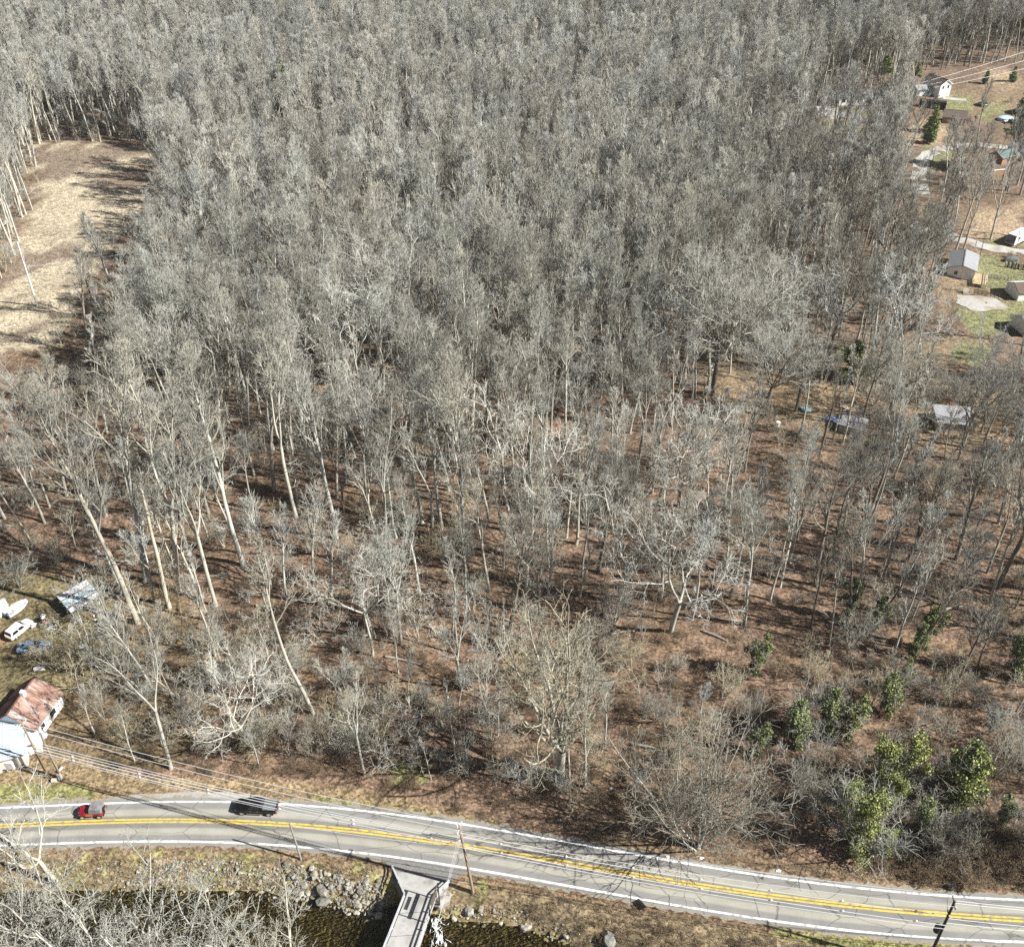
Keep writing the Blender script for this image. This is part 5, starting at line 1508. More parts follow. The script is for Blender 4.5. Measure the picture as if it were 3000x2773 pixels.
def ivy_cloud(seed, H, r0, n, lumps=9, narrow=.5):
    r = np.random.RandomState(seed)
    lumps = 22; cz = r.uniform(.08, 1.0, lumps) * H; cx = r.normal(0, r0 * .55, lumps); cy_ = r.normal(0, r0 * .55, lumps); rr = r.uniform(.22, .75, lumps) * r0
    k = r.randint(0, lumps, n)
    d = r.normal(size=(n, 3)); d /= np.linalg.norm(d, axis=1, keepdims=True)
    q = np.abs(r.normal(.75, .32, (n, 1)))
    return np.stack([cx[k], cy_[k], cz[k]], 1) + d * q * np.stack([rr[k], rr[k], rr[k] * 1.5], 1)
def ivy_proto(key, seed, tr, bark, twig, H, r0, n, mat, size=.34):
    PROTO[key] = (tr.build(0, 'trunk', M[bark]), tr.build(1, 'crown', M[twig]), leaf_mesh('ivy_foliage', ivy_cloud(seed, H, r0, n), size, M[mat], seed))
    PTOP[key] = max(meas(PROTO[key][0]), meas(PROTO[key][1]))
ivy_proto('ivy0', 401, bush_tree(401, 8, stems=3, spread=.3, ang=(2, 14)), 'bark_dark', 'twig_pale', 6.5, .85, 5000, 'ivy', .2)
ivy_proto('ivy1', 402, bush_tree(402, 9, stems=4, spread=.34, ang=(4, 22)), 'bark_dark', 'twig_pale', 7.5, 1.15, 5200, 'ivy_yellow', .19)
ivy_proto('ivy2', 403, forest_tree(403, 20, crown=.5, spread=.22, limbs=12, bend=1.4), 'bark_dark', 'twig_dark', 10, .85, 5000, 'ivy', .22)
def conifer(key, seed, H, R, base, n, mat, size, shape=1.0, whorl=True):
    t = Tree(seed); r = t.r
    pts, dirs, rad = t.limb((0, 0, -.5), (0, 0, 1), H + .5, H * .014, .03, 10, .02, .02, 0, 7)
    cs = []
    nb = 46 if whorl else 60
    for i in range(nb):
        f = base + (1 - base) * (i + r.uniform(0, 1)) / nb
        L = R * (1 - (f - base) / (1 - base)) ** shape * r.uniform(.6, 1.15) + .25
        az = r.uniform(0, 6.28)
        d = np.array([math.cos(az), math.sin(az), .18])
        p = np.array([0, 0, H * f])
        q, dd, rr = t.limb(p, d, L, .05, .015, 4, .08, .03, 1, 3)
        m = max(4, int(n * L / (nb * R * .55)))
        tt = r.uniform(.25, 1.05, m)[:, None]
        cs.append(p + unit(d) * L * tt + r.normal(0, .10 * L + .12, (m, 3)) * np.array([1, 1, .6]))
    PROTO[key] = (t.build(0, 'trunk', M['bark_dark']), t.build(1, 'branches', M['twig_dark']), leaf_mesh('foliage', np.concatenate(cs), size, M[mat], seed))
    PTOP[key] = H
conifer('evergreen', 420, 6.5, 2.1, .08, 8000, 'evergreen', .26, .6)
conifer('evergreen_bright', 421, 6.5, 1.7, .05, 8500, 'ivy_yellow', .2, .55)
conifer('pine0', 422, 20, 4.2, .45, 5200, 'pine', .55, .55)
conifer('pine1', 423, 16, 3.2, .3, 4200, 'pine', .55, .8)
conifer('cedar', 424, 6, 1.4, .05, 3600, 'pine', .34, .9)

# ------------------------------------------------------------------ putting trees in place
PLACED = []          # (x, y, radius) of trunks already standing
TREES = []           # records of every tree thing, for the labels
def put(key, base, h, name, yaw=None, tilt=(0, 0), label=None, cat='tree', group=None, sxy=None):
    tm, cm, fm = PROTO[key]
    s = h / PTOP[key]
    t = bpy.data.objects.new(name, None); COL.objects.link(t); t.empty_display_size = .5
    t.location = (base[0], base[1], base[2])
    t.rotation_euler = (tilt[0], tilt[1], rng.uniform(0, 6.28) if yaw is None else yaw)
    t.scale = (s if sxy is None else sxy, s if sxy is None else sxy, s)
    for me, nm in ((tm, 'trunk'), (cm, 'crown' if not key.startswith(('pine', 'ever', 'cedar')) else 'branches'), (fm, 'foliage')):
        if me is not None:
            o = bpy.data.objects.new(nm if nm != 'foliage' or not key.startswith('ivy') else 'ivy', me); COL.objects.link(o); o.parent = t
    setp(t, label, cat, group)
    PLACED.append((base[0], base[1]))
    TREES.append(dict(o=t, key=key, x=base[0], y=base[1], z=base[2], h=h, label=label))
    return t
def hand(key, px, py, tpy, label, yaw=None, tilt=(0, 0), name='bare_tree', cat='tree', off=None, sxy=None, group=None):
    if py > 2775:
        b = G(px, py, off if off is not None else -1.0); b = Vector((b.x, b.y, float(tz(b.x, b.y))))
    else:
        b = P(px, py)
    h = height_to(b, tpy)
    return put(key, b, h, name, yaw, tilt, label, cat, group, sxy)

HAND = [
 ('poplar0', 428, 1706, 1000, 'tall straight pale tree just left of the broken snag, base in the left wood'),
 ('poplar1', 405, 1824, 1130, 'thick leaning pale trunk nearest the carport, crown far up to the left'),
 ('fork0', 520, 1731, 1060, 'tall pale tree with long clean trunk just right of the broken snag'),
 ('fork1', 632, 1774, 1250, 'white forked tree two trunks right of the broken snag'),
 ('poplar2', 714, 1656, 1020, 'pale tree with half dark trunk at the left edge of the dark shaded hollow'),
 ('poplar3', 803, 1432, 880, 'tall pale tree at the upper rim of the dark shaded hollow'),
 ('fork2', 868, 1516, 960, 'forked pale tree behind the dark shaded hollow'),
 ('poplar1', 925, 1486, 930, 'straight pale tree right of the forked one behind the dark hollow'),
 ('poplar0', 985, 1576, 1020, 'tall pale tree standing in the middle of the dark shaded hollow'),
 ('fork0', 1127, 1660, 1150, 'grey tree with long dark trunk at the right of the dark hollow'),
 ('fork1', 1237, 1530, 1010, 'grey forked tree left of the central sycamore'),
 ('poplar2', 1296, 1550, 1080, 'straight tan trunk second to the left of the central sycamore'),
 ('poplar3', 1357, 1590, 1020, 'straight pale trunk nearest left of the central sycamore'),
 ('sycamore0', 1507, 1627, 1150, 'central sycamore with pale spreading limbs reaching left over the dark hollow'),
 ('fork2', 1558, 1550, 1120, 'slender forked tree right behind the central sycamore'),
 ('lean', 1062, 1795, 1520, 'white leaning tree with crooked limbs bending left over the dark hollow'),
 ('sycamore1', 1097, 1866, 1560, 'white crooked tree beside the white leaning tree'),
 ('fork0', 1697, 1746, 1420, 'pale forked tree on the leaf litter right of the centre'),
 ('sycamore0', 1822, 1770, 1400, 'white tree with crooked bright limbs in the middle of the leaf litter'),
 ('sycamore1', 1965, 1850, 1440, 'bright white tree with drooping limbs beyond the round bush tree'),
 ('slim0', 2120, 1694, 1350, 'slim tan trunk left of the forked tree on the open leaf litter'),
 ('fork1', 2285, 1719, 1380, 'slender grey forked tree on the open leaf litter'),
 ('dark0', 2391, 1714, 1310, 'dark straight trunk standing alone on the open leaf litter'),
 ('dark1', 2437, 1640, 1290, 'dark forked tree behind the lone dark trunk on the open leaf litter'),
 ('poplar3', 2471, 1550, 1240, 'pale leaning trunk beyond the lone dark trunk, left of the earth mound'),
 ('dark1', 2546, 1500, 1200, 'dark tree right of the bare earth mound'),
 ('dark0', 2655, 1644, 1330, 'dark leaning tree at the right of the open leaf litter'),
 ('dark1', 2917, 1726, 1290, 'big dark forked tree near the right edge'),
 ('dark0', 2990, 1830, 1400, 'dark thick trunk cut by the right edge of the photo'),
 ('dark0', 2800, 1640, 1300, 'dark tree leaning right between the open leaf litter and the right edge'),
 ('oak', 2086, 1155, 690, 'huge broad oak with fanning crown at the edge of the brown yard'),
 ('oak', 2243, 1218, 890, 'second broad oak with pale limbs right of the huge oak'),
 ('dark1', 2330, 1205, 960, 'dark twin trunk between the second oak and the green evergreen'),
 ('oak', 2600, 1225, 950, 'broad grey tree right of the green evergreen in the brown yard'),
 ('oak', 2820, 1310, 1010, 'broad grey tree bending over the flat-roofed shed'),
 ('multistem', 1642, 2272, 1745, 'big tan tree with many upright stems north of the bridge'),
 ('slim1', 1715, 2302, 1890, 'slim straight pale trunk right of the big tan many-stemmed tree'),
 ('slim0', 1673, 2347, 2090, 'thin leaning pole tree below the big tan many-stemmed tree'),
 ('round', 2045, 2480, 2125, 'round bush-like bare tree with radiating branches at the road edge'),
 ('fork2', 2300, 2440, 2220, 'white bare tree against black shade right of the round bush tree'),
 ('fork0', 500, 2252, 1860, 'pale tree with crooked limbs above the red off-road car'),
 ('slim0', 395, 2228, 2060, 'short thin pale trunk left of the tree above the red off-road car'),
 ('sycamore1', 730, 2185, 1900, 'white crooked tree above the black pickup'),
 ('slim1', 920, 2090, 1560, 'tall slim pale trunk behind the trees above the black pickup'),
 ('fork1', 1068, 2270, 1990, 'pale small tree at the wood edge right of the black pickup'),
 ('under3', 1155, 2182, 2060, 'small pale tree inside the wood edge right of the black pickup'),
 ('roadside', 172, 2590, 2330, 'brown trunk with white crooked limbs reaching over the road at the lower left'),
]
for k, x, y, ty, lab in HAND: hand(k, x, y, ty, lab)
for k, (kk, x, y, ty, lab) in enumerate((('under3', 255, 1905, 1740, 'pale small tree with crooked stem in the yard right of the grey-blue sedan'), ('under1', 165, 1960, 1830, 'small bushy tree above the chimney of the rusty roof house'), ('under0', 310, 1835, 1660, 'small pale tree right of the carport'), ('under4', 235, 2030, 1900, 'thin sapling right of the rusty roof house'), ('under2', 60, 1720, 1610, 'low bare bush above the boat in the left yard'), ('under1', 300, 1960, 1810, 'small bushy tree at the right end of the left yard'))): hand(kk, x, y, ty, lab, name='bare_sapling', cat='small tree', group='small bare trees under the wood')
hand('snag', 496, 1780, 1429, 'bare broken-topped snag without crown among the tall pale trees at the left', name='broken_snag')
for k, (kk, x, y, ty, lab) in enumerate((('creek0', 250, 2960, 2560, 'big white leaning tree filling the lower left corner by the creek'), ('creek1', 430, 2960, 2600, 'white tree over the creek, second from the lower left corner'), ('creek0', 560, 2960, 2590, 'white tree over the creek, third from the lower left corner'), ('creek1', 60, 2990, 2610, 'white tree cut by the lower left corner'), ('creek0', 690, 2930, 2640, 'small white tree over the creek, fourth from the lower left corner'), ('creek1', 850, 2900, 2660, 'low pale tree over the creek left of the bridge'), ('creek0', 130, 2960, 2640, 'low white tree in front of the big one at the lower left corner'), ('creek1', 330, 2930, 2690, 'low pale tree between the two big white ones at the creek'))):
    hand(kk, x, y, ty, lab, off=-2.0)
IVY = [('ivy0', 2214, 2215, 2110), ('ivy0', 2320, 2182, 2035), ('ivy0', 2412, 2160, 2000), ('ivy0', 2478, 2172, 2030), ('ivy0', 2590, 2090, 1960), ('ivy1', 2505, 2505, 2300), ('ivy1', 2468, 2400, 2270), ('ivy1', 2555, 2325, 2150), ('ivy1', 2635, 2322, 2135), ('ivy1', 2600, 2380, 2260), ('ivy1', 2590, 2500, 2420), ('ivy0', 2690, 2440, 2330), ('ivy2', 2480, 1815, 1480), ('ivy2', 2672, 1932, 1640), ('ivy2', 2700, 1900, 1560), ('ivy0', 2960, 1980, 1830), ('ivy0', 2640, 2020, 1930), ('ivy2', 2560, 1850, 1560), ('ivy0', 2930, 2420, 2330), ('ivy0', 2210, 1980, 1850)]
IVL = ['slim ivy column leftmost of the row above the dark roadside shade', 'green ivy column second in the row above the dark roadside shade', 'broad ivy-hung tree third in the row above the dark roadside shade', 'ragged ivy column fourth in the row above the dark roadside shade', 'leaning grey-green ivy tree behind the row of ivy columns', 'biggest yellow-green ivy tree above the dark roadside shade', 'yellow-green ivy tree with bare twigs behind the biggest ivy tree', 'tall yellow-green ivy tree left of a pair at lower right', 'tall yellow-green ivy tree right of a pair at lower right', 'yellow ivy mound between the ivy pair and the biggest ivy tree', 'small pale ivy column at the road thicket right of the biggest ivy tree', 'green ivy tree left below the bright round evergreen', 'dark trunk wrapped in ivy, left of the two on the open leaf litter', 'dark trunk wrapped in ivy standing over its own black shadow', 'tree wrapped in ivy right behind the one with the black shadow', 'ivy-hung tree at the right edge', 'ivy-hung tree in the middle of the right leaf litter', 'thin ivy-wrapped dark tree right of the left ivy trunk', 'leaning dark ivy tree at the lower right verge', 'pale tree hung with ivy behind the round bush tree']
for (k, x, y, ty), lab in zip(IVY, IVL): hand(k, x, y, ty, lab, name='ivy_covered_tree', group='ivy covered trees')
hand('evergreen_bright', 2800, 2345, 2185, 'bright yellow-green round evergreen standing alone at lower right', name='evergreen_tree')
CON = [('evergreen', 2490, 1115, 1000, 'green evergreen bush at the edge of the brown yard'), ('pine0', 850, 425, 185, 'tall thin green pine alone in the grey wood at upper left'), ('pine1', 372, 75, -12, 'left of two small pines at the top edge'), ('pine1', 505, 85, -8, 'right of two small pines at the top edge'), ('pine1', 1625, 60, -25, 'pine at the middle of the top edge'), ('pine0', 2582, 262, 160, 'dark green pine behind the long ranch house'), ('pine1', 2682, 245, 182, 'thin pine left of the tall white house'), ('pine0', 2955, 500, 265, 'loose pine at the right edge beside the pool'), ('cedar', 2722, 420, 340, 'green cedar at the bend of the gravel lane, lower of two'), ('cedar', 2726, 385, 310, 'green cedar at the bend of the gravel lane, upper of two'), ('pine1', 2790, 130, 15, 'green pine on the dark hillside, left of a pair at top right'), ('pine1', 2890, 110, 0, 'green pine on the dark hillside, right of a pair at top right'), ('pine0', 2985, 150, 5, 'pine cut by the top right corner'), ('cedar', 2216, 335, 285, 'small cedar inside the wood left of the ranch house'), ('cedar', 2965, 238, 195, 'cedar at the cleared slope right of the tall white house'), ('cedar', 2885, 246, 205, 'low cedar behind the lawn right of the tall white house'), ('pine1', 2250, 60, -15, 'pine at the right of the middle of the top edge'), ('cedar', 2160, 335, 290, 'smallest cedar inside the wood left of the ranch house')]
for k, x, y, ty, lab in CON: hand(k, x, y, ty, lab, name='evergreen_tree' if k == 'evergreen' else ('cedar_tree' if k == 'cedar' else 'pine_tree'))

# where the wood stands -----------------------------------------------------------------
EDGE = [(-400, 1640), (0, 1640), (190, 1690), (320, 1800), (170, 1950), (210, 2110), (350, 2215), (700, 2255), (1000, 2262), (1300, 2290), (1650, 2380), (1900, 2440), (2300, 2490), (2600, 2540), (3000, 2585), (3400, 2600), (3400, -300), (-400, -300)]
HOLES = [FIELD, [(3000, 150), (3600, 150), (3600, 1120), (3000, 1120)],  [(2375, 268), (2610, 262), (2650, 395), (2385, 405)], [(2640, 215), (3030, 185), (3060, 445), (2700, 450), (2655, 320)], [(2690, 440), (2810, 430), (2800, 490), (2720, 560), (2690, 640), (2660, 640), (2680, 520)], [(2820, 610), (3060, 570), (3060, 700), (2790, 690)], [(2715, 735), (3060, 745), (3060, 1000), (2720, 930)], [(2640, 975), (2910, 975), (2900, 1075), (2650, 1075)], [(2900, 440), (3060, 430), (3060, 520), (2880, 530)], [(-60, 1690), (130, 1700), (300, 1700), (300, 1800), (150, 1940), (190, 2060), (-60, 2120)], [(2475, 590), (2500, 590), (2500, 625), (2475, 625)]]
SPARSE = [([(2040, 985), (2720, 985), (3000, 1080), (3000, 1330), (2500, 1300), (2040, 1180)], .6), ([(2030, 1450), (3000, 1450), (3000, 2100), (2100, 2100)], .8), ([(650, 1400), (1150, 1400), (1400, 1650), (1500, 2000), (700, 2000), (640, 1650)], .75), ([(1500, 1900), (2900, 1900), (2900, 2500), (1600, 2400)], .25), ([(700, 1850), (1600, 1950), (1600, 2350), (300, 2250), (380, 2000)], .7), ([(2680, 560), (3000, 500), (3000, 640), (2720, 720)], 1.0)]
def wood_at(px, py):
    ok = in_poly(px, py, EDGE)
    for h in HOLES: ok &= ~in_poly(px, py, h)
    ok &= ~near_line(px, py, LANE_A, 22) & ~near_line(px, py, LANE_B, 24)
    d = np.ones(np.shape(px))
    for pl, k in SPARSE: d = np.where(in_poly(px, py, pl), k, d)
    return np.where(ok, d, 0.0)
def dart(y0, y1, step, seed, margin=420):
    r = np.random.RandomState(seed)
    out = []
    y = y0
    while y < y1:
        half = 760.0 / FPX * 0 + (PW / 2 + margin) / FPX * (y * CP + CH * SP)
        xs = np.arange(-half, half, step)
        out.append(np.stack([xs + r.uniform(-.5, .5, len(xs)) * step * .95, y + r.uniform(-.5, .5, len(xs)) * step * .95], 1))
        y += step
    a = np.concatenate(out)
    z = tz(a[:, 0], a[:, 1])
    px, py = proj(a[:, 0], a[:, 1], z)
    return a[:, 0], a[:, 1], z, px, py, r
cand = []
for y0, y1, step, sd in ((66, 175, 5.7, 1), (175, 320, 4.3, 2), (320, 600, 3.9, 3)):
    x, y, z, px, py, r = dart(y0, y1, step, sd)
    d = wood_at(px, py)
    clump = (.80 + .42 * fbm(x, y, 18, 61)) if y0 < 100 else np.clip(.98 + .85 * fbm(x, y, 30, 61) + .25 * fbm(x, y, 11, 63), .12, 1)
    keep = (r.uniform(0, 1, len(x)) < d * clump) & (py > -160)
    for i in np.nonzero(keep)[0]: cand.append((x[i], y[i], z[i], px[i], py[i]))
SEEN = [(FIELD, .97), ([(2690, 225), (2800, 225), (2800, 300), (2690, 300)], .95), ([(2750, 262), (3000, 262), (3000, 345), (2750, 345)], .9), ([(2660, 350), (2780, 345), (2780, 430), (2660, 430)], .9), ([(2390, 262), (2600, 262), (2600, 345), (2390, 345)], .72), ([(2690, 420), (2800, 420), (2790, 500), (2730, 560), (2690, 560)], .75), ([(2760, 690), (3010, 715), (3010, 765), (2760, 715)], .9), ([(2870, 600), (3010, 600), (3010, 735), (2920, 735)], .95), ([(2790, 765), (3010, 765), (3010, 920), (2800, 915)], .93), ([(2640, 985), (2910, 985), (2890, 1065), (2660, 1060)], .9), ([(2925, 430), (3010, 430), (3010, 530), (2925, 530)], .3), ([(2735, 1190), (2855, 1200), (2850, 1275), (2730, 1245)], .8), ([(170, 1690), (300, 1690), (300, 1800), (170, 1800)], .95), ([(-50, 1740), (180, 1740), (180, 1950), (-50, 1950)], .97), ([(-50, 1960), (210, 1960), (210, 2300), (-50, 2300)], .97), ([(2040, 1030), (2360, 1030), (2460, 1240), (2250, 1250), (2040, 1150)], .6)]
def hides(x, y, z, h, R=.09):
    X_ = np.array([x, x, x, x - R * h, x + R * h, x]); Z_ = z + h * np.array([.45, .62, .8, .72, .72, .97])
    qx, qy = proj(X_, np.full(6, y), Z_)
    return max([k for pl, k in SEEN if in_poly(qx, qy, pl).any()] + [0])
def free(x, y, dmin):
    return all((x - a) ** 2 + (y - b) ** 2 > dmin * dmin for a, b in PLACED)
hand_pos = list(PLACED)
cand = [c for c in cand if all((c[0] - a) ** 2 + (c[1] - b) ** 2 > 9 for a, b in hand_pos)]
recs = []
for x, y, z, px, py in cand:
    q = rng.random()
    right = (px > 2150 and py > 450) or (px > 2550 and py < 240)
    if right and rng.random() < .55: key = rng.choice(['dark0', 'dark1', 'dark0', 'slim0'])
    elif q < .50: key = 'poplar%d' % rng.randrange(4)
    elif q < .76: key = 'fork%d' % rng.randrange(3)
    elif q < .90: key = 'slim%d' % rng.randrange(2)
    elif q < .95: key = 'sycamore%d' % rng.randrange(2)
    else: key = 'dark%d' % rng.randrange(2)
    h = rng.gauss(27, 3.6) if not right else rng.gauss(25, 3.5)
    if py > 1900: h = rng.gauss(15, 4)
    elif py > 1500: h *= .85
    elif py > 1150 and px > 1900: h *= .82
    if py < 700: h = rng.gauss(26, 3.0)
    h = max(8, h)
    if rng.random() < hides(x, y, z, h): continue
    recs.append([x, y, z, px, py, key, h])
# the ones that show largest become things of their own
def shown(rc):
    x, y, z, px, py, key, h = rc
    tx_, ty_ = proj(x, y, z + h)
    vis = max(0.0, min(py, PH) - max(ty_, 0)) if (-150 < px < PW + 150) else 0
    return vis
recs.sort(key=shown, reverse=True)
NT = 296 - len(HAND) - 8
auto = recs[:NT]
for x, y, z, px, py, key, h in auto:
    put(key, (x, y, z - .05), h, 'bare_tree', tilt=(rng.gauss(0, .03), rng.gauss(0, .03)), group='bare trees of the wood')
far = recs[NT:]
# distant kinds: fewer, stouter twigs
FARP = []
FK = {'poplar': [], 'fork': [], 'slim': [], 'dark': [], 'sycamore': []}
def joined(tr, name, bark, twig):
    a, b = tr.build(0, name, M[bark]), tr.build(1, name, M[twig])
    na = len(a.vertices)
    va = np.zeros(na * 3, np.float32); a.vertices.foreach_get('co', va)
    vb = np.zeros(len(b.vertices) * 3, np.float32); b.vertices.foreach_get('co', vb)
    fa = np.zeros(len(a.loops), np.int32); a.loops.foreach_get('vertex_index', fa)
    fb = np.zeros(len(b.loops), np.int32); b.loops.foreach_get('vertex_index', fb)
    me = mesh_np(name, np.concatenate([va, vb]).reshape(-1, 3), np.concatenate([fa, fb + na]).reshape(-1, 4), smooth=True)
    me.materials.append(M[bark]); me.materials.append(M[twig])
    mi = np.zeros(len(me.polygons), np.int32); mi[len(fa) // 4:] = 1
    me.polygons.foreach_set('material_index', mi)
    bpy.data.meshes.remove(a); bpy.data.meshes.remove(b)
    return me
def farkind(kind, tr, bark, twig):
    me = joined(tr, 'far_tree', bark, twig); FK[kind].append(len(FARP)); FARP.append((me, meas(me)))
for k in range(5): farkind('poplar', forest_tree(500 + k, 26, crown=.42 + .04 * (k % 4), spread=.155 + .016 * k, limbs=12, detail=1, thick=.0115, angle=(15, 34), tw=1.15, dead=2), 'bark_pale', 'twig_far_lit')
for k in range(4): farkind('fork', forest_tree(520 + k, 25, fork=2 + k % 2, spread=.185, limbs=11, detail=1, thick=.0115, angle=(15, 34), tw=1.15, dead=2), 'bark_pale', 'twig_far_lit')
for k in range(2): farkind('slim', forest_tree(540 + k, 22, crown=.42, spread=.10, limbs=9, detail=1, thick=.0085, tw=1.15, dead=3, angle=(15, 34)), 'bark_pale', 'twig_far_lit')
for k in range(2): farkind('dark', forest_tree(550 + k, 21, fork=2 * k, crown=.55, spread=.18, limbs=11, detail=1, bend=1.3, tw=1.15), 'bark_dark', 'twig_dark')
farkind('sycamore', forest_tree(560, 24, fork=2, spread=.19, limbs=12, detail=1, bend=1.4, tw=1.15), 'bark_white', 'twig_white')
pts, rots, scl, idx = [], [], [], []
for x, y, z, px, py, key, h in far:
    kind = key.rstrip('0123456789')
    i = rng.choice(FK[kind])
    pts.append((x, y, z - .1)); rots.append((rng.gauss(0, .03), rng.gauss(0, .03), rng.uniform(0, 6.28))); scl.append(h / FARP[i][1]); idx.append(i)
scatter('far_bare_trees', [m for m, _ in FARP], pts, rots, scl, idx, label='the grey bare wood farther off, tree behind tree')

# understorey -----------------------------------------------------------------
x, y, z, px, py, r = dart(60, 190, 2.7, 11, 200)
d = wood_at(px, py)
dens = np.where(py > 1850, np.where(px < 1750, .85, .5), np.where(py > 1400, .32, .25))
dens = np.where((px > 2000) & (py > 1350) & (py < 1950), .20, dens)
keep = (d > 0) & (r.uniform(0, 1, len(x)) < dens * (.7 + .5 * fbm(x, y, 13, 62)))
urec = []
for i in np.nonzero(keep)[0]:
    if all((x[i] - a) ** 2 + (y[i] - b) ** 2 > 1.6 for a, b in hand_pos):
        dk_ = px[i] > 2250 and rng.random() < .4
        key = ('underd%d' % rng.randrange(2)) if dk_ else 'under%d' % rng.randrange(5)
        h = max(1.8, rng.gauss(5.6, 2.2) if py[i] > 1700 else rng.gauss(5.8, 2.2))
        if rng.random() < hides(x[i], y[i], z[i], h, .3): continue
        urec.append([x[i], y[i], z[i], px[i], py[i], key, h])
urec.sort(key=shown, reverse=True)
for x_, y_, z_, px_, py_, key, h in urec[:272]:
    put(key, (x_, y_, z_ - .05), h, 'bare_sapling', tilt=(rng.gauss(0, .06), rng.gauss(0, .06)), cat='small tree', group='small bare trees under the wood')
UP_ = []
for k in range(5): 
    me = joined(bush_tree(600 + k, 6, stems=(3, 5, 7, 2, 4)[k], spread=.35, detail=1, tw=1.25), 'undergrowth_tree', 'bark_pale', ('twig_pale', 'twig_tan', 'twig_pale', 'brush', 'twig_dark')[k]); UP_.append((me, meas(me)))
pts, rots, scl, idx = [], [], [], []
rest = urec[272:]
x, y, z, px, py, r = dart(190, 420, 5.2, 12, 200)
d = wood_at(px, py)
keep = (d > 0) & (r.uniform(0, 1, len(x)) < .5)
rest = rest + [[x[i], y[i], z[i], px[i], py[i], '', max(1.8, rng.gauss(6, 2))] for i in np.nonzero(keep)[0]]
for rc in rest:
    i = rng.randrange(5); pts.append((rc[0], rc[1], rc[2])); rots.append((0, 0, rng.uniform(0, 6.28))); scl.append(rc[6] / UP_[i][1]); idx.append(i)
# low brush over the litter near the viewer, and thickets
BRUSH = []
for k in range(4):
    me = joined(bush_tree(620 + k, 2.2, stems=9, spread=.45, detail=1, thick=.007, ang=(15, 62), bend=1.7, tw=.75), 'brush_clump', 'brush', 'brush'); BRUSH.append((me, meas(me)))
nb_ = len(UP_)
THICKET = [(2560, 2520), (2700, 2455), (2860, 2440), (3050, 2440), (3050, 2592), (2800, 2592), (2650, 2570), (2560, 2545)]
x, y, z, px, py, r = dart(52, 118, 1.35, 13, 60)
wd = wood_at(px, py) > 0
verge = in_poly(px, py, [(300, 2215), (1000, 2262), (1300, 2290), (1650, 2380), (1700, 2440), (1450, 2400), (1000, 2310), (600, 2270), (300, 2260)])
rb = in_poly(px, py, [(1450, 2610), (1700, 2680), (2100, 2735), (2600, 2790), (1700, 2790), (1600, 2740)])
th = in_poly(px, py, THICKET)
keep = (wd & (r.uniform(0, 1, len(x)) < np.where(py > 1950, .34, .14))) | (verge & (r.uniform(0, 1, len(x)) < .35)) | (rb & (r.uniform(0, 1, len(x)) < .5)) | (th & (r.uniform(0, 1, len(x)) < .95))
for i in np.nonzero(keep)[0]:
    k = rng.randrange(4); pts.append((x[i], y[i], z[i])); rots.append((0, 0, rng.uniform(0, 6.28)))
    scl.append((rng.uniform(.8, 1.5) if th[i] else rng.uniform(.3, .85)) * 2.2 / BRUSH[k][1]); idx.append(nb_ + k)
scatter('undergrowth', [m for m, _ in UP_] + [m for m, _ in BRUSH], pts, rots, scl, idx, label='low bare undergrowth and brush on the leaf litter')

# grass and weeds on verges and bank -----------------------------------------------------------------
def tuft(seed, n, h, spread, mat, w=.02):
    r = np.random.RandomState(seed)
    V, F = [], []
    for i in range(n):
        a = r.uniform(0, 6.28); b = r.uniform(0, spread); L = h * r.uniform(.5, 1.2)
        p = np.array([r.normal(0, .14), r.normal(0, .14), -.03]); d = np.array([math.cos(a) * math.sin(b), math.sin(a) * math.sin(b), math.cos(b)])
        s_ = np.array([-math.sin(a), math.cos(a), 0]) * w
        m_ = p + d * L * .55; e = p + d * L + np.array([math.cos(a), math.sin(a), -.6]) * L * .18
        k = len(V); V += [p - s_, p + s_, m_ + s_ * .8, m_ - s_ * .8, e]
        F += [(k, k + 1, k + 2), (k, k + 2, k + 3), (k + 3, k + 2, k + 4)]
    me = mesh_np('grass_tuft', np.array(V), np.array(F)); me.materials.append(M[mat]); return me
TUFT = [tuft(1, 26, .55, .9, 'grass_dry'), tuft(2, 22, .8, .8, 'grass_dry', .018), tuft(3, 26, .35, 1.0, 'grass_green'), tuft(4, 24, .7, 1.1, 'brush', .016)]
pts, rots, scl, idx = [], [], [], []
x, y, z, px, py, r = dart(46, 84, .52, 14, 60)
nbv = Y_BOT(x) - y; ntv = y - Y_TOP(x)
u = r.uniform(0, 1, len(x)); u2 = r.uniform(0, 1, len(x))
gpatch = fbm(x, y, 4.5, 71)
bank = (nbv > .9) & (z > WATER_Z + .25)
vn = in_poly(px, py, VERGE_N) & ~in_poly(px, py, SHOULDER) & (ntv > .75)
right_n = (ntv > .9) & (ntv < 3.2) & (x > 2)
drv = (px > 1100) & (px < 1385) & (nbv > 0) & (nbv < 9)
grn = np.zeros(len(x), bool)
for pl in GREEN_V: grn |= in_poly(px, py, pl)
ok = ((bank & ~drv & (u < .85)) | (vn & (u < .5)) | (right_n & (u < .45)))
for i in np.nonzero(ok)[0]:
    g_ = grn[i] or (gpatch[i] > .55 and x[i] < 0)
    k = 2 if (g_ and u2[i] < .75) else (3 if (u2[i] > (.55 if x[i] > 3 else .88)) else (0 if u2[i] < .4 else 1))
    pts.append((x[i], y[i], z[i])); rots.append((0, 0, u2[i] * 6.28 * 7)); idx.append(k)
    scl.append(rng.uniform(.5, 1.15) * (.55 if vn[i] else 1.0) * (.6 if nbv[i] < 1.8 and bank[i] else 1))
scatter('verge_grass', TUFT, pts, rots, scl, idx, label='dry and green grass on the road verges and the creek bank')
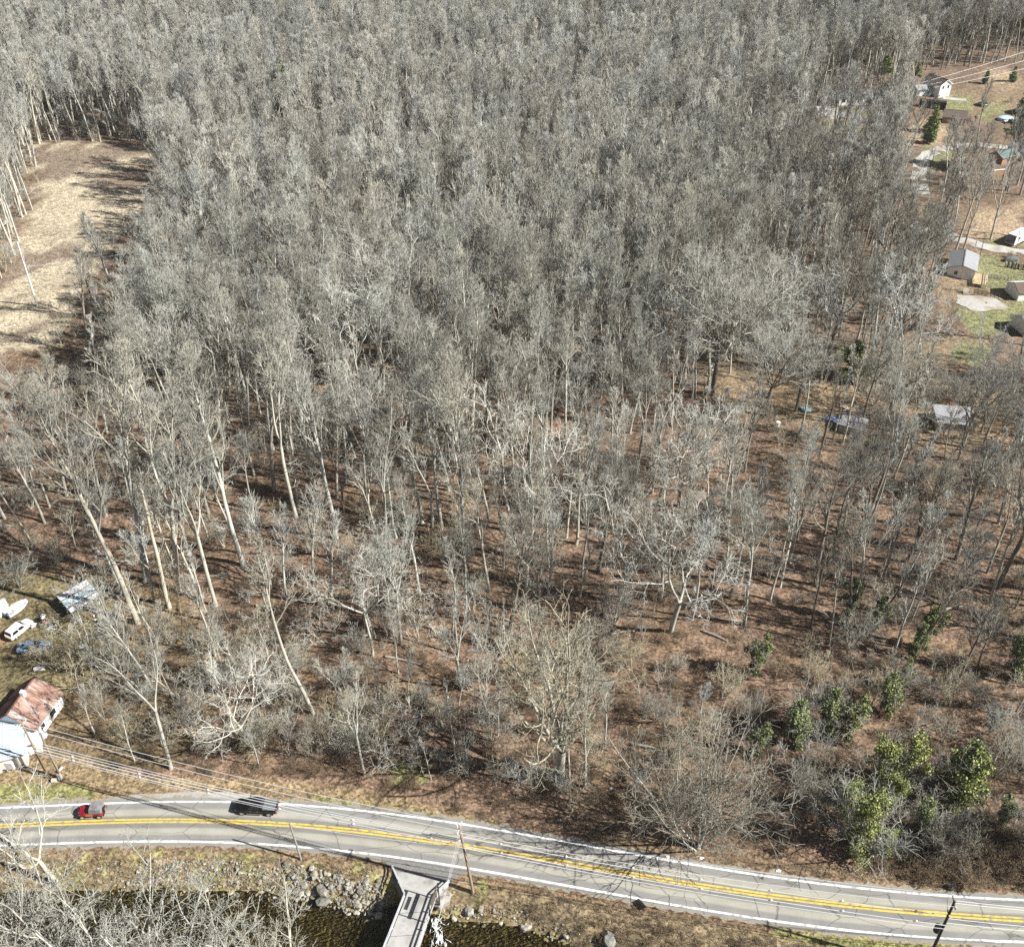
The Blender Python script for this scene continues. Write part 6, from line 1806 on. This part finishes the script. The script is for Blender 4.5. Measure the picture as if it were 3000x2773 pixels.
# shrubs in the field and yards
for k, (px, py, ty, key, lab) in enumerate(((2955, 756, 728, 'underd1', 'dark round shrub beside the gravel lane near the camper'), (2780, 415, 392, 'under0', 'small round shrub at the bend of the lane by its shadow'), (2770, 1000, 940, 'underd0', 'dark shrub at the edge of the yellow-green lawn'), (215, 470, 440, 'under1', 'pale shrub at the top of the tan field'), (290, 930, 720, 'dark1', 'dark crooked small tree in the corner of the tan field'), (2960, 300, 275, 'underd1', 'dark shrub above the pool at the right edge'))):
    hand(key, px, py, ty, lab, name='shrub' if 'shrub' in lab else 'bare_tree', cat='shrub' if 'shrub' in lab else 'tree')
# fallen logs
for k, (a, b) in enumerate((((1790, 1860), (1860, 1850)), ((2520, 1480), (2600, 1455)), ((1130, 1925), (1240, 1950)), ((2030, 1128), (1900, 1120)), ((2360, 1900), (2440, 1880)), ((640, 1880), (700, 1850)), ((2180, 1560), (2260, 1572)), ((2750, 1790), (2840, 1775)), ((1420, 1800), (1500, 1822)), ((900, 1760), (985, 1752)), ((2060, 1850), (2130, 1880)), ((2590, 1760), (2640, 1735)), ((1250, 2080), (1330, 2070)), ((1850, 2180), (1940, 2200)))):
    A, B = P(*a), P(*b)
    mb = MB(); mid = A.lerp(B, .5)
    mb.tube([A - mid + Vector((0, 0, .2)), (B - A) * .1 + Vector((0, .1, .25)), B - mid + Vector((0, 0, .18))], [.22, .18, .1], 8)
    o = mb.build('fallen_log', M['log'], loc=mid)
    setp(o, ['pale fallen log on the leaf litter near the bright white tree', 'fallen log right of the earth mound', 'fallen log at the edge of the dark hollow', 'long fallen log by the huge oak', 'fallen log on the open leaf litter', 'fallen log right of the carport trees', 'fallen log behind the open leaf litter', 'fallen log near the right edge trunks', 'fallen log below the central sycamore', 'fallen log in the dark shaded hollow', 'fallen log right of the bright white tree', 'fallen log below the dark leaning tree', 'fallen log left of the tan many-stemmed tree', 'fallen log right of the tan many-stemmed tree'][k], 'log')
g = P(2530, 1480)
o = MB().blob((0, 0, 0), (2.6, 1.6, .9), seed=77, sub=2, rough=.15).build('earth_mound', M['brush'], loc=g, smooth=True); setp(o, 'bare brown earth mound among the trees on the right', 'mound')

# labels that single out each tree -----------------------------------------------------------------
LM = [('thin green pine', 845, 330), ('top edge middle pine', 1625, 40), ('top left pines', 440, 60), ('dark small field tree', 290, 850), ('red off-road car', 270, 2385), ('black pickup', 745, 2370), ('bridge', 1180, 2560), ('rusty roof house', 90, 2040), ('carport', 230, 1745), ('broken snag', 430, 1600), ('central sycamore', 1490, 1450), ('white leaning tree', 1060, 1680), ('tan many-stemmed tree', 1620, 2050), ('round bush tree', 2045, 2320), ('row of ivy columns', 2350, 2110), ('bright round evergreen', 2800, 2270), ('lone dark trunk', 2390, 1560), ('earth mound', 2530, 1460), ('huge oak', 2085, 950), ('second broad oak', 2243, 1060), ('green evergreen bush', 2490, 1060), ('flat-roofed grey shed', 2790, 1240), ('grey house with the deck', 2835, 810), ('white camper trailer', 2975, 700), ('gravel lane bend', 2720, 480), ('long ranch house', 2520, 300), ('tan field', 200, 700), ('white field pole', 80, 800), ('dark shaded hollow', 980, 1700), ('white litter tree', 1822, 1600), ('biggest ivy tree', 2505, 2400), ('ivy trunk casting black shadow', 2672, 1800), ('right edge utility pole', 2760, 2680), ('tree above the red car', 500, 2060), ('blue barrels', 2245, 1160), ('thin leaning pole tree', 1673, 2230)]
ORD = ['nearest', 'second', 'third', 'fourth', 'fifth', 'sixth', 'seventh', 'eighth', 'ninth', 'tenth', 'eleventh', 'twelfth', 'thirteenth', 'fourteenth', 'fifteenth', 'sixteenth', 'seventeenth', 'eighteenth', 'nineteenth', 'twentieth'] + ['twenty-' + w for w in ('first', 'second', 'third', 'fourth', 'fifth', 'sixth', 'seventh', 'eighth', 'ninth')] + ['thirtieth'] + ['thirty-' + w for w in ('first', 'second', 'third', 'fourth', 'fifth', 'sixth', 'seventh', 'eighth', 'ninth')]
LOOK = {'poplar': 'tall straight pale bare tree', 'fork': 'forked grey bare tree', 'slim': 'slim pole-like bare tree', 'dark': 'dark-barked bare tree', 'sycamore': 'white crooked bare tree', 'under': 'pale bushy sapling', 'underd': 'dark bushy sapling'}
buckets = {}
for rc in TREES:
    if rc['label']: continue
    cx, cy2 = proj(rc['x'], rc['y'], rc['z'] + rc['h'] * .4)
    dd = [((cx - lx) ** 2 + (cy2 - ly) ** 2, nm, lx, ly) for nm, lx, ly in LM]
    d2, nm, lx, ly = min(dd)
    ddx, ddy = cx - lx, cy2 - ly
    side = ('right of' if ddx > 0 else 'left of') if abs(ddx) > abs(ddy) else ('below' if ddy > 0 else 'above')
    kind = rc['key'].rstrip('0123456789')
    buckets.setdefault((nm, side, kind), []).append((d2, rc))
for (nm, side, kind), lst in buckets.items():
    lst.sort(key=lambda a: a[0])
    for k, (_, rc) in enumerate(lst):
        o_ = ORD[k] if k < len(ORD) else 'a far one'
        rc['o']['label'] = '%s, %s such %s the %s' % (LOOK[kind], o_, side, nm)
print('TREES', len(TREES), 'far', len(far), 'under', len(urec), 'tuft', len(pts))
